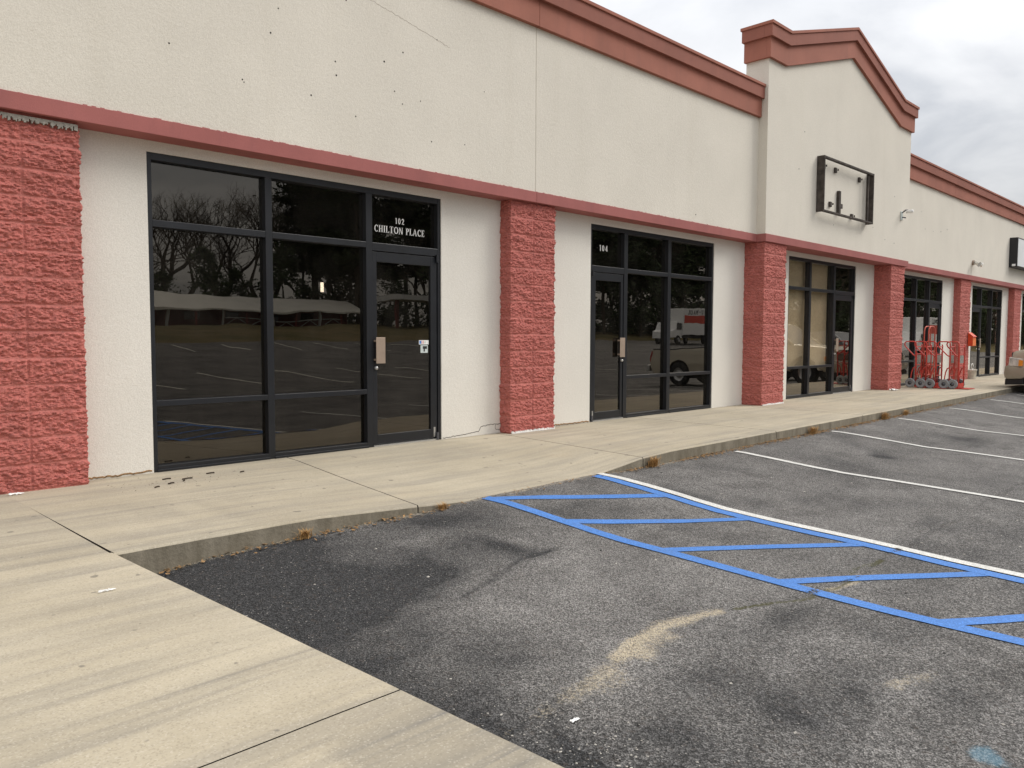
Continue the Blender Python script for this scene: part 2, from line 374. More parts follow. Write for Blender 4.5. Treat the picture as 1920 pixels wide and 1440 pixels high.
M = dict(
    stucco=mat_stucco('stucco_upper', (.745,.695,.605), .34),
    panel=mat_stucco('stucco_lower_lit', (.78,.745,.675), .2),  # paler than the upper stucco: the brighter light down here is in the colour
    block=mat_block('red_block', (.46,.142,.120)),
    band=mat_red('red_band', (.37,.130,.118)),
    corn=mat_red('red_cornice', (.36,.14,.098)),
    corn2=mat_red('red_cornice_cap', (.30,.115,.083)),
    frame=plain('black_frame', (.009,.010,.013), .38, .0, .5, .25, 4),
    glass=mat_glass('tinted_glass', (.25,.235,.215), 2.0, .09),
    clear=mat_glass('clear_glass', (.90,.89,.86), 1.1),
    inner=plain('interior_dark', (.10,.085,.07), .9),
    screen=plain('tan_screen', (.62,.51,.37), .9, 0, .1, .06, 1.2),
    tan=plain('tan_plate', (.34,.26,.20), .45, .2, .5),
    steel=plain('steel', (.55,.55,.54), .35, .8, .5),
    white=plain('white_vinyl', (.82,.81,.78), .6),
    grey=plain('grey_caulk', (.36,.34,.30), .9, 0, .1, .25, 40, .5),
    hole=plain('dark_hole', (.035,.030,.026), .95, 0, .05),
    rust=plain('weathered_wood', (.070,.058,.050), .8, .1, .2, .55, 7, .6),
    asphalt=mat_asphalt(), concrete=mat_concrete(), curb=mat_curb(), grass=mat_grass(),
    blue=mat_paint('blue_paint', (.092,.240,.60), .055), wline=mat_paint('white_paint', (.72,.705,.655), .045),
    oldline=mat_paint('worn_white_paint', (.78,.75,.66), .03),
    truckred=plain('red_enamel', (.50,.050,.036), .38, .05, .5, .22, 14),
    truckred2=plain('faded_red_enamel', (.50,.10,.065), .5, .05, .4, .22, 14),
    wheel=plain('grey_rubber', (.24,.25,.255), .7), hub=plain('hub_metal', (.12,.12,.13), .5, .5),
    gplate=plain('grey_label_plate', (.26,.25,.22), .6, .2, .4, .35, 25),
    boxred=plain('red_box_paint', (.66,.075,.022), .45), orange=plain('orange_face', (.78,.20,.06), .5),
    gold=mat_paintcar('gold_paint', (.52,.47,.37)), golddk=mat_paintcar('gold_cladding', (.36,.32,.24), .2, .4),
    black=plain('black_plastic', (.018,.018,.019), .55), tyre=plain('tyre_rubber', (.022,.022,.023), .8, 0, .2, .3, 20),
    alloy=plain('alloy', (.45,.45,.45), .35, .8), lamp=plain('lamp_lens', (.62,.60,.54), .12, .1, .6, .3, 12),
    amber=plain('amber_lens', (.80,.27,.03), .15), redlens=plain('red_lens', (.35,.02,.02), .2),
    carglass=plain('car_glass', (.02,.022,.024), .05, 0, .8), carwhite=mat_paintcar('cream_paint', (.80,.76,.66), 0, .3),
    silver=mat_paintcar('silver_paint', (.42,.43,.44), .5, .3), redcar=mat_paintcar('red_car_paint', (.45,.03,.03), 0, .3),
    truckwhite=plain('truck_white', (.78,.78,.77), .5), truckorange=plain('truck_red', (.55,.06,.035), .5), truckblue=plain('truck_blue', (.06,.14,.32), .5),
    bark=plain('bark', (.085,.068,.052), .95, 0, .1, .3, 6, .5), needles=plain('needles', (.040,.055,.024), .8, 0, .2, .5, 1.3),
    leaf=plain('evergreen_leaf', (.05,.072,.03), .7, 0, .2, .5, 1.6), spring=plain('spring_leaf', (.16,.19,.06), .7, 0, .2, .4, 2),
    roofm=plain('pale_metal_roof', (.80,.77,.69), .6, 0, .3, .08, .8), shopred=plain('red_siding', (.22,.035,.03), .8), woodw=plain('pale_wood', (.45,.44,.42), .8),
    straw=plain('dry_grass', (.42,.25,.10), .9, 0, .1, .4, 60), litter=plain('leaf_litter', (.27,.165,.08), .95, 0, .1, .6, 50),
    stone=plain('pale_stone', (.46,.43,.38), .9, 0, .1, .5, 60), dstone=plain('dark_stone', (.05,.048,.045), .9, 0, .1, .5, 60),
    twig=plain('twig', (.045,.032,.024), .95, 0, .1, .3, 40), paper=plain('paper', (.80,.79,.76), .8),
    bucket=plain('bucket_white', (.66,.63,.57), .55, 0, .4, .3, 9), signface=plain('sign_face', (.80,.81,.80), .35, 0, .4, .05, 3),
    stkblue=plain('sticker_blue', (.05,.20,.55), .5), stkred=plain('sticker_red', (.6,.08,.07), .5), stkgrey=plain('sticker_grey', (.55,.60,.58), .5),
)

def mat_glow():
    t = NT('lamp_glow'); t.b.inputs['Emission Color'].default_value = (1,.93,.8,1); t.b.inputs['Emission Strength'].default_value = 16; return t.m
M['glow'] = mat_glow()
# ------------------------------------------------------------------ ground, asphalt, pavement
def axis(segs):
    out = []
    for a, b, st in segs:
        n = max(1, int(round((b-a)/st))); out += list(np.linspace(a, b, n, endpoint=False))
    out.append(segs[-1][1]); return np.array(out)
def xe(y): return 1.462+.0434*np.maximum(4.57-np.asarray(y, float), 0)          # edge of the apron
def dist_poly(x, y, pts):
    d = np.full(x.shape, 1e9)
    for (ax, ay), (bx, by) in zip(pts[:-1], pts[1:]):
        l2 = (bx-ax)**2+(by-ay)**2; t = np.clip(((x-ax)*(bx-ax)+(y-ay)*(by-ay))/l2, 0, 1)
        d = np.minimum(d, np.hypot(x-ax-t*(bx-ax), y-ay-t*(by-ay)))
    return d
def inside(x, y, poly):
    r_ = np.zeros(x.shape, bool); n = len(poly)
    for i in range(n):
        (ax, ay), (bx, by) = poly[i], poly[(i+1) % n]
        c = ((ay > y) != (by > y)) & (x < (bx-ax)*(y-ay)/((by-ay) if by != ay else 1e-9)+ax); r_ ^= c
    return r_
CRACK = [(1.9,2.02),(2.28,2.096),(2.535,2.114),(3.026,2.226),(3.41,2.305),(3.759,2.264),(3.989,2.132),(4.426,1.962),(4.675,1.943),(5.005,1.947),(5.89,1.96),(6.772,1.979),(8.384,2.001),(9.569,1.997),(14,2.0),(24,2.02)]
def asphalt():
    X = axis([(-60,-10,5),(-10,1.2,.7),(1.2,7.0,.024),(7.0,11,.06),(11,16,.12),(16,30,.35),(30,100,3.5)])
    Y = axis([(-34,-12,.7),(-12,-1,.4),(-1,.7,.1),(.7,4.0,.024),(4.0,5.2,.024)])
    x, y = np.meshgrid(X, Y, indexing='ij'); z = zA(x, y)
    d = yc(x)-y
    wob = .10*(fbm(x*3, y*3, 5)-.5)
    z = z-.004*np.exp(-((dist_poly(x+wob, y+wob, CRACK))/.025)**2)+.004*(fbm(x*1.3, y*1.3, 3)-.5)
    dk = np.zeros(x.shape)
    wx = x+.16*(fbm(x*2.3, y*2.3, 11)-.5); wy = y+.16*(fbm(x*2.3, y*2.3, 12)-.5)
    patch = [(1.5,4.7),(4.15,4.50),(4.155,4.158),(3.668,3.984),(3.80,3.483),(3.004,3.424),(2.6,3.30),(1.5,3.2)]
    pd = sum(inside(wx+a_, wy+b_, patch)*1. for a_, b_ in ((0,0),(.05,.03),(-.05,.04),(.03,-.06),(-.06,-.03),(.1,-.1),(-.1,.1),(0,.14)))/8; dk += .62*pd*(.45+1.0*fbm(x*1.9, y*1.9, 15))
    e = x-xe(y); dk += 1.05*np.exp(-(np.maximum(e,0)/.68)**2)*ss((y-.7)/.5)*(.60+.9*fbm(wx*1.6, wy*1.6, 16))
    for (bx, by, rx, ry, a) in [(6.0,4.02,.22,.3,.4),(5.98,3.75,.15,.25,.45),(3.0,1.77,.28,.22,.5),(3.05,1.45,.25,.14,.45),(2.45,1.67,.2,.15,.4),
            (4.05,1.9,.3,.1,.4),(3.74,.98,.35,.12,.35),(3.33,1.28,.22,.10,.4),(8.9,3.4,.3,.45,.4),(7.35,4.08,.35,.3,.35),(2.36,3.92,.5,.4,.2),(9.9,3.5,.1,.1,.9),
            (2.6,2.8,.30,.5,.3),(7.2,3.0,.5,.3,.25),(10.2,3.6,.4,.5,.35),(12.5,3.4,.5,.5,.3),(4.9,3.9,.4,.25,.35),(5.0,3.1,.4,.3,.2),(7.0,2.1,.25,.12,.4),(2.35,1.3,.35,.2,.35)]:
        dk += a*np.exp(-((wx-bx)/rx)**2-((wy-by)/ry)**2)
    dk += .85*(fbm(x*1.1, y*1.5, 18)-.50)+.65*(fbm(x*3.1, y*4.2, 19, 5, .6)-.5)+.22*ss((2.1-y)/.5)*ss((x-2.3)/.3)
    dk -= .45*np.exp(-((wx-3.9)/.75)**2-((wy-3.05)/.42)**2)+.5*np.exp(-((wx-3.05)/.42)**2-((wy-2.75)/.40)**2)+.4*np.exp(-((wx-3.4)/.4)**2-((wy-4.1)/.16)**2)
    dc = dist_poly(x+wob*1.4, y+wob*1.4, CRACK)
    dk += .28*np.exp(-(dc/.018)**2)
    sd = .80*np.exp(-(dist_poly(wx, wy, [(2.93,2.19),(3.14,2.24),(3.37,2.27),(3.62,2.25),(3.78,2.20)])/.043)**2)
    sd += .6*np.exp(-(dist_poly(wx, wy, [(3.05,2.12),(3.3,2.17)])/.07)**2)
    sd += .75*np.exp(-(dist_poly(wx, wy, [(4.62,1.94),(4.90,1.90)])/.035)**2)+.5*np.exp(-(dist_poly(wx, wy, [(3.62,1.20),(3.86,1.15)])/.05)**2)
    sd += .32*np.exp(-(dist_poly(wx, wy, [(2.3,2.05),(2.75,2.08)])/.12)**2)+.25*np.exp(-(dc/.05)**2)
    sd += .55*np.exp(-((d-.02)/.05)**2)*(x > 1.5)
    sd += .22*np.exp(-((wx-2.6)/.12)**2-((wy-3.0)/.12)**2)
    ms = .75*np.exp(-(dist_poly(wx, wy, [(3.9,2.16),(4.4,1.97),(4.62,1.94),(4.9,1.93)])/.022)**2)+.6*np.exp(-(dist_poly(wx, wy, [(4.95,1.95),(5.5,1.96)])/.035)**2)
    ms += .30*np.exp(-(dc/.025)**2)
    for side in ([(2.296,2.081),(2.19,1.96),(2.13,1.82),(2.16,1.65),(2.3,1.4)], [(3.95,3.5),(3.3,3.42),(2.9,3.28)]):
        ds = dist_poly(x+wob*1.8, y+wob*1.8, side); dk += .45*np.exp(-(ds/.015)**2)+.14*np.exp(-(ds/.06)**2)
    cs = ss((2.6-y)/1.2)*.9+.8*np.exp(-((wx-2.15)/.2)**2-((wy-1.8)/.35)**2)
    bl = 1.2*np.exp(-((x-3.26)/.075)**2-((y-.775)/.045)**2)+.9*np.exp(-((x-3.24)/.05)**2-((y-.715)/.02)**2)
    F = gfaces(len(X), len(Y))
    V = np.stack([x, y, z], -1).reshape(-1, 3)
    xf = V[F].mean(1)                                  # leave out what lies under the pavement
    keep = ~((xf[:,0] < xe(xf[:,1])-.35) & (xf[:,1] > -9)) & (xf[:,1] < yc(xf[:,0])+.10)
    return struct(grid_obj('asphalt', V, F[keep], M['asphalt'], None, dict(dark=dk, sand=sd, coarse=cs, moss=ms, blue=bl)))
asphalt()
def ground():
    X = axis([(-400,-60,40),(-60,120,6),(120,500,40)]); Y = axis([(-400,-120,28),(-120,-30,3),(-30,12,3),(12,300,48)])
    x, y = np.meshgrid(X, Y, indexing='ij')
    z = np.interp(-y, [-20,-6,10,30,34,40,68,120,400], [-.5,-.9,-.9,.25,.78,1.35,2.4,3.5,6])
    z = z+np.where(-y > 36, .35*(fbm(x*.12, y*.12, 31)-.5), 0)
    return struct(grid_obj('grass_ground', np.stack([x,y,z],-1).reshape(-1,3), gfaces(len(X),len(Y)), M['grass']))
ground()

def lipz(x):
    return np.interp(x, [1.4,2.75,3.55,4.2,5.7,6.45,7.0], [0,-.008,-.06,-.100,-.100,-.020,0.0])
def pavement():
    """concrete slabs parted by narrow joints; each slab a bilinear patch, all one pavement"""
    V = []; F = []; MI = []; DT = []
    def slab(c00, c10, c11, c01, nu, nv, edge=None):
        """corners (x,y): 00 back-left, 10 back-right, 11 front-right, 01 front-left; v runs to the front"""
        u, v = np.meshgrid(np.linspace(0,1,nu), np.linspace(0,1,nv), indexing='ij')
        P = lambda k: (c00[k]*(1-u)+c10[k]*u)*(1-v)+(c01[k]*(1-u)+c11[k]*u)*v
        x = P(0); y = P(1)
        t = np.clip((6.75-y)/(6.75-yc(x)), 0, 1.05); z = lipz(x)*t
        z = np.where(y < 4.5, 0, z) if edge == 'apron' else z
        bev = lambda a: .006*np.exp(-(a/.012)**2)
        z = z+.003*(fbm(x*2.2, y*2.2, 8)-.5)
        off = sum(len(q) for q in V); V.append(np.stack([x,y,z],-1).reshape(-1,3)); f = gfaces(nu, nv, off); F.append(f); MI.append(np.zeros(len(f)))
        dirt = np.zeros(x.shape)
        if edge == 'apron':
            sy = 1.2*(x-xe(y))
            dirt += .80*ss((2.02-y)/.06)*ss((y-1.30)/.1)*ss((x-1.18-.25*(fbm(x*0,y*9,40)-.5)-.1*(y-1.6))/.05)*ss(fbm(x*1.5, y*16, 41)*4-1.2)
            dirt += .60*ss(fbm(x*.55+y*.05, y*8, 42, 5, .6)*3.2-1.35)
        else:
            dirt += .45*np.exp(-((x-2.15)/.55)**2-((y-5.3)/.55)**2)*ss(fbm(x*8, y*2, 43)*2.4-.8)
            dirt += .35*ss(fbm(x*1.5, y*6, 44)*2-1.05)
            dirt += .35*np.exp(-((y-yc(x))/.10)**2)+.45*np.exp(-((6.97-y)/.05)**2)
        dirt += .22*random.random()
        DT.append(dirt.ravel())
        # skirts down into the joint and the curb face
        for side in ('front','left','right','back'):
            if side == 'front': q = np.stack([x[:,-1],y[:,-1],z[:,-1]],-1)
            elif side == 'back': q = np.stack([x[:,0],y[:,0],z[:,0]],-1)
            elif side == 'left': q = np.stack([x[0],y[0],z[0]],-1)
            else: q = np.stack([x[-1],y[-1],z[-1]],-1)
            n = len(q); lo = q.copy(); off = sum(len(w) for w in V)
            mid = q.copy(); out = {'front':((0,0) if edge=='apron' else (0,-1)),'back':(0,0),'left':(0,0),'right':((1,0) if edge=='apron' else (0,0))}[side]
            mid[:,0] += out[0]*.012; mid[:,1] += out[1]*.012; mid[:,2] -= .014
            low = mid.copy(); low[:,2] = -1.1
            if out != (0,0):
                rg = .010*(fbm(q[:,0]*9+q[:,1]*9, q[:,0]*0, 51)-.5); mid[:,0] += out[0]*rg; mid[:,1] += out[1]*rg
                low[:,0] = mid[:,0]; low[:,1] = mid[:,1]
            V.append(np.concatenate([q, mid, low])); DT.append(np.zeros(3*n))
            a = np.arange(n-1)+off
            f1 = np.stack([a, a+1, a+1+n, a+n],1); f2 = np.stack([a+n, a+1+n, a+1+2*n, a+2*n],1)
            mj = 0 if out != (0,0) else 2; F.append(f1); MI.append(np.full(n-1, mj)); F.append(f2); MI.append(np.full(n-1, 1 if mj == 0 else 2))
    # sidewalk along the shops
    jt = [(1.437,1.462),(3.87,3.60),(6.70,6.50),(9.55,9.45),(12.57,12.4),(15.2,15.18),(18.1,18.0),(21,21),(24,24),(27.2,27.2),(30.5,30.5),(36,36),(42,42),(52,52)]
    g = .005
    for (a0, a1), (b0, b1) in zip(jt[:-1], jt[1:]):
        w = b0-a0; far = a0 > 10
        n = int(w/(.05 if not far else .2))+2
        slab((a0+g, 7.02), (b0-g, 7.02), (b1-g, float(yc(b1))), (a1+g, float(yc(a1))), n, 60 if not far else 16)
    # apron towards the viewer
    ys = [7.02, 4.57, 2.10, -.4, -2.9, -5.4, -8.6]
    for ya, yb in zip(ys[:-1], ys[1:]):
        ga = 0 if ya in (4.57, 7.02) else .0035; gb = 0 if yb == 4.57 else .0035; q = .012 if ya > 5 else .001
        slab((-4.2, ya-ga), (float(xe(ya))-q, ya-ga), (float(xe(yb))-q, yb+gb), (-4.2, yb+gb), 110, 50, 'apron')
    o = grid_obj('sidewalk', np.concatenate(V), np.concatenate(F), [M['concrete'], M['curb'], M['hole']], np.concatenate(MI), dict(dirt=np.concatenate(DT)))
    return struct(o)
pav = pavement()
for p in pav.data.polygons: p.use_smooth = p.material_index == 0

# painted lines, draped on the asphalt
def stripe(name, pts, w, mat, wear=None, lift=.006, w1=None):
    P = [np.array(p, float) for p in pts]; Q = []
    for a, b in zip(P[:-1], P[1:]):
        n = max(1, int(np.linalg.norm(b-a)/.05))
        for k in range(n): Q.append(a+(b-a)*k/n)
    Q.append(P[-1]); Q = np.array(Q)
    for _ in range(6): Q[1:-1] = .5*Q[1:-1]+.25*(Q[:-2]+Q[2:])
    T = np.gradient(Q, axis=0); T /= np.linalg.norm(T, axis=1)[:,None]; N = np.stack([-T[:,1], T[:,0]],1)
    s = np.linspace(-.5,.5,5); ww = w if w1 is None else np.linspace(w, w1, len(Q))[:,None]
    jit = .004*(fbm(Q[:,0]*20+Q[:,1]*20, Q[:,0]*0+.5, 61)-.5)[:,None]
    x = Q[:,0:1]+N[:,0:1]*(s[None]*ww+jit); y = Q[:,1:2]+N[:,1:2]*(s[None]*ww+jit)
    z = zA(x, y)+lift+.004*(fbm(x*1.3, y*1.3, 3)-.5)
    wr = np.zeros(x.shape)+np.abs(s)[None]**3*.9
    wob = .10*(fbm(x*3, y*3, 5)-.5); wr += .5*np.exp(-(dist_poly(x+wob, y+wob, CRACK)/.012)**2)
    if wear is not None: wr += wear
    return struct(grid_obj(name, np.stack([x,y,z],-1).reshape(-1,3), gfaces(len(Q), 5), mat, None, dict(wear=wr)))
stripe('parking_line', [(5.795,4.64),(5.82,4.45),(5.87,4.2),(5.925,3.865),(5.935,3.443),(5.905,3.023),(5.905,2.63),(5.908,2.306),(5.905,1.97),(5.88,1.574),(5.875,1.204),(5.86,.5),(5.8,-.9)], .096, M['wline'], lift=.0075)
stripe('hatch_line', [(5.685,4.60),(5.71,4.371),(5.755,4.112),(5.805,3.771),(5.815,3.372),(5.785,2.957),(5.780,2.568),(5.79,2.259),(5.785,1.961),(5.755,1.537),(5.75,1.174),(5.72,.5),(5.68,-.9)], .115, M['blue'], lift=.0055)
stripe('hatch_line', [(4.27,4.575),(4.33,4.309),(4.43,3.753),(4.475,3.399),(4.49,3.044),(4.50,2.677),(4.505,2.197),(4.512,1.875),(4.525,1.634),(4.558,1.263),(4.602,.931),(4.62,.4),(4.62,-.9)], .105, M['blue'], lift=.0055)
for a in ([(4.31,4.515),(5.062,4.175),(5.76,3.89)], [(4.43,3.85),(5.175,3.45),(5.80,3.08)], [(4.48,3.055),(5.137,2.633),(5.79,2.18)], [(4.50,2.21),(4.952,1.925),(5.76,1.37)], [(4.53,1.33),(4.794,1.146),(5.70,.60)], [(4.6,.45),(5.7,-.3)]):
    stripe('hatch_line', a, .092, M['blue'], lift=.0045)
for a in ([(8.20,4.56),(8.215,4.281),(8.29,3.99),(8.42,3.546),(8.455,2.785),(8.465,2.021),(8.455,1.5),(8.45,-.6)], [(10.96,4.62),(11.06,4.193),(11.22,3.727),(11.27,3.083),(11.22,2.345),(11.2,-.5)],
          [(13.50,4.60),(13.65,4.195),(13.85,3.66),(13.85,2.908),(13.8,-.5)], [(16.25,4.64),(16.47,4.161),(16.65,3.527),(16.6,-.4)], [(19.13,4.67),(19.4,4.124),(19.45,-.4)], [(21.3,4.66),(21.45,4.1),(21.45,-.4)], [(24.6,4.7),(24.75,-.4)]):
    stripe('parking_line', a, .088, M['wline'], lift=.007)
for i in range(9):
    x0 = 6.4+3.0*i
    stripe('parking_line', [(x0+.25,-9.4),(x0-.1,-14.7)], .13, M['oldline'], .04, .012)
    x1 = 11.0+3.0*i
    stripe('parking_line', [(x1-.4,-24.9),(x1+.8,-30.8)], .13, M['oldline'], .04, .015)

# ------------------------------------------------------------------ the strip mall
WY, GY, UY, PY, TY = 7.0, 7.075, 6.775, 6.82, 6.625
MALL = thing('strip_mall', 'long cream stucco strip mall with red block pillars, red lintel band and gabled bay', 'building', (12,9,0))
MALL_inv = Matrix.Translation((-12,-9,0))
def part(mb, name, mats, parent=None, **k):
    """world-coordinate mesh as a part (or sub-part) of the mall"""
    o = mb.build(name, mats, parent or MALL, **k)
    if parent is None or parent is MALL: o.matrix_parent_inverse = MALL_inv
    return o
WIN = [dict(x0=2.598,x1=5.84,d='R',m=[(3.685,3.755),(4.825,4.905)]),
       dict(x0=8.520,x1=11.746,d='L',m=[(9.30,9.385),(10.42,10.505)]),
       dict(x0=14.454,x1=17.654,d='R',m=[(15.40,15.485),(16.55,16.635)]),
       dict(x0=20.561,x1=23.562,d='R',m=[(21.53,21.61),(22.53,22.61)]),
       dict(x0=26.30,x1=29.60,d='L',m=[(27.27,27.35),(28.45,28.53)]),
       dict(x0=32.2,x1=35.4,d='R',m=[(33.3,33.38),(34.4,34.48)])]
ZT = 2.753
# lower wall: plain panels between the shop fronts and a strip above them
lw = MB(); xs = -9.0
for w in WIN: lw.box(xs, w['x0'], WY, 7.2, -.3, 2.90); lw.box(w['x0'], w['x1'], WY, 7.2, ZT, 2.90); xs = w['x1']
lw.box(xs, 52, WY, 7.2, -.3, 2.90)
part(lw, 'lower_wall', M['panel'])
# crack along the foot of the panel beside the first door
def jag(mb, pts, th, dep, y, seed=1):
    rnd = random.Random(seed); q = []
    for a, b in zip(pts[:-1], pts[1:]):
        n = max(2, int(math.dist(a, b)/.02))
        for k in range(n): q.append((a[0]+(b[0]-a[0])*k/n+rnd.uniform(-.004,.004), y, a[1]+(b[1]-a[1])*k/n+rnd.uniform(-.006,.006)))
    q.append((pts[-1][0], y, pts[-1][1])); mb.tube(q, th, 5)
ck = MB(); jag(ck, [(5.86,.012),(6.2,.03),(6.42,.045),(6.46,.10),(6.6,.115),(6.80,.11)], .004, 0, 7.001)
jag(ck, [(6.70,.10),(6.70,.05),(6.78,.04)], .0035, 0, 7.001, 2)
part(ck, 'wall_crack', M['twig'])
ck = MB(); jag(ck, [(2.06,.018),(2.3,.014),(2.58,.02)], .007, 0, 6.999, 3); part(ck, 'debris_line', M['litter'])
ck = MB(); jag(ck, [(7.6,.02),(8.0,.016),(8.5,.014)], .008, 0, 6.998, 4); part(ck, 'debris_line', M['litter'])
# upper walls
ZB0, ZB1 = 2.845, 2.975
def holes(pts, y, name='anchor_holes'):
    for (x, z, r_) in pts:
        mb = MB(); mb.tube([(x,y-.0015,z),(x+.001,y+.02,z)], r_*.72, 7); part(mb, 'anchor_hole', M['hole'])
up_l = MB(); up_l.box(-9, 7.162, UY, 7.25, 2.90, 5.42); up_l.box(7.170, 12.78, UY, 7.25, 2.90, 5.42); up_l.box(7.16, 7.175, UY+.012, 7.2, 2.90, 5.42)
part(up_l, 'upper_wall', M['stucco'])
holes([(3.36,3.47,.010),(3.375,3.45,.008),(4.05,3.48,.012),(4.32,3.86,.011),(4.33,3.73,.013),(5.03,3.73,.010),(4.9,4.0,.014),(5.13,3.62,.010),(5.37,3.70,.009),(3.64,3.95,.012),(3.72,4.19,.010),(4.55,3.38,.010),(5.52,3.30,.011),
            (5.14,4.15,.012),(4.45,4.48,.012),(3.08,4.10,.008),(2.72,3.62,.010),(5.6,4.4,.009),(6.3,4.0,.008),(10.8,3.10,.014),(6.0,3.35,.009),(3.30,4.33,.008),(3.22,4.34,.008)], UY)
sc_ = MB(); jag(sc_, [(4.45,4.62),(5.0,4.52),(5.6,4.40),(5.78,4.36)], .0016, 0, UY, 9); part(sc_, 'scratch', M['tan'])
up_r = MB(); up_r.box(19.62, 52, UY, 7.25, 2.90, 5.42); part(up_r, 'upper_wall', M['stucco'])
holes([(21.3,3.9,.015),(21.9,3.9,.013),(22.5,3.95,.02),(23.0,4.05,.02),(21.0,4.3,.012)], UY)
# gabled bay
TX0, TX1, GYF = 12.742, 19.62, 6.61
prof = [(TX0,2.90),(TX1,2.90),(TX1,6.1),(18.8,6.1),(16.16,6.93),(13.40,6.1),(TX0,6.1)]
gt = MB(); gt.prism(prof, 'y', GYF, 7.03); part(gt, 'gable_wall', M['stucco'])
holes([(14.15,4.95,.016),(13.95,4.25,.016),(14.9,3.72,.014),(16.9,3.62,.014),(18.7,4.35,.016),(18.2,3.35,.016),(18.75,3.32,.018),(17.5,3.55,.013),(15.5,3.4,.012)], GYF)
# lintel band: left run, gable run (stepping forward), right run
lb = MB(); lb.box(-9, 7.168, 6.757, 7.0, ZB0, ZB1); lb.box(7.172, 12.762, 6.757, 7.0, ZB0, ZB1); part(lb, 'lintel_band', M['band'], bevel=.004)
lb = MB(); lb.box(12.722, 19.645, 6.588, 7.0, ZB0-.002, ZB1); part(lb, 'lintel_band', M['band'], bevel=.004)
lb = MB(); lb.box(19.647, 52, 6.757, 7.0, ZB0, ZB1); part(lb, 'lintel_band', M['band'], bevel=.004)
oe = MB(); ro = random.Random(12)
for k in range(420):
    a = -.5+13.2*k/420; oe.box(a, a+13.2/420+.001, UY-.0012, UY+.004, ZB1-.004, ZB1+.003+.010*ro.random()**4*.8)
part(oe, 'paint_edge', M['band'])
# cornice: lower board, deeper upper board, metal cap
def cornice(a, b, joints):
    xs = [a]+joints+[b]
    m = MB(); m2 = MB(); m3 = MB()
    for p, q in zip(xs[:-1], xs[1:]):
        m.box(p+.002, q-.002, UY-.055, UY+.02, 4.955, 5.30); m2.box(p+.002, q-.002, UY-.105, UY+.05, 5.258, 5.47); m3.box(p+.001, q-.001, UY-.125, UY+.20, 5.452, 5.497)
    o = part(m, 'cornice', M['corn'], bevel=.004)
    m2.build('cornice_board', M['corn2'], o, bevel=.004); m3.build('cornice_cap', M['corn'], o, bevel=.004)
cornice(-9, 12.738, [-2,1.4,7.167]); cornice(19.63, 52, [23.4,26.1,29.7,33,36.5,40,45])
def offset_band(m, line, y0, y1, zlo, zhi):
    lo = [(x, z+zlo) for x, z in line]; hi = [(x, z+zhi) for x, z in line]; n = len(line)
    for i in range(n-1): m.prism([lo[i], lo[i+1], hi[i+1], hi[i]], 'y', y0, y1)
line = [(TX0-.055,6.10),(13.34,6.10),(16.16,6.93),(18.84,6.10),(TX1+.055,6.10)]
line2 = [(TX0-.105,6.10),(13.33,6.10),(16.16,6.93),(18.85,6.10),(TX1+.105,6.10)]
line3 = [(TX0-.125,6.10),(13.325,6.10),(16.16,6.93),(18.855,6.10),(TX1+.125,6.10)]
def merge(o, d=.0005):
    bm = bmesh.new(); bm.from_mesh(o.data); bmesh.ops.remove_doubles(bm, verts=bm.verts, dist=d)
    seen = {}
    for f in list(bm.faces):
        k = frozenset(v.index for v in f.verts)
        if k in seen: bm.faces.remove(f); bm.faces.remove(seen[k])if seen[k].is_valid else None
        else: seen[k] = f
    bmesh.ops.recalc_face_normals(bm, faces=bm.faces); bm.to_mesh(o.data); bm.free()
m = MB(); offset_band(m, line, GYF-.055, GYF+.02, -.175, .16); gc = part(m, 'gable_cornice', M['corn'])
m = MB(); offset_band(m, line2, GYF-.105, GYF+.04, .155, .37); m.build('cornice_board', M['corn2'], gc)
m = MB(); offset_band(m, line3, GYF-.125, GYF+.25, .352, .40); m.build('cornice_cap', M['corn'], gc)
# returns of the gable cornice along its left and right sides
for (sx, d) in ((TX0,-1),(TX1,1)):
    m = MB(); xa, xb = sorted((sx+d*.055, sx-d*.02)); m.box(xa, xb, GYF+.022, 7.05, 5.925, 6.26); o = part(m, 'cornice_return', M['corn'])
    m = MB(); xa, xb = sorted((sx+d*.105, sx-d*.04)); m.box(xa, xb, GYF+.042, 7.07, 6.255, 6.47); m.build('cornice_board', M['corn2'], o)
    m = MB(); xa, xb = sorted((sx+d*.125, sx-d*.25)); m.box(xa, xb, GYF+.252, 7.09, 6.452, 6.50); m.build('cornice_cap', M['corn'], o)
# roof, rear and interior
rf = MB(); rf.box(-9, 52, 7.2, 24, 4.6, 4.75); part(rf, 'roof', M['grey'])
bw = MB(); bw.box(-9, 52, 23.8, 24, -.3, 5.0); bw.box(-9,-8.8,7.2,23.8,-.3,5.0); bw.box(51.8,52,7.2,23.8,-.3,5.0); part(bw, 'rear_wall', M['stucco'])
it = MB(); it.box(-8.8, 51.8, 7.21, 13.9, -.06, -.004); it.box(-8.8, 51.8, 14, 14.1, 0, 4.5); it.box(-8.8,51.8,7.25,13.9,3.0,3.05)
for x in (0.2,7.15,12.9,19.1,25.0,30.8): it.box(x, x+.1, 7.22, 13.9, 0, 3)
part(it, 'interior', M['inner'])

il = MB(); il.box(6.72, 6.76, 11.0, 11.03, 1.89, 2.04); part(il, 'interior_lamp', M['glow'])
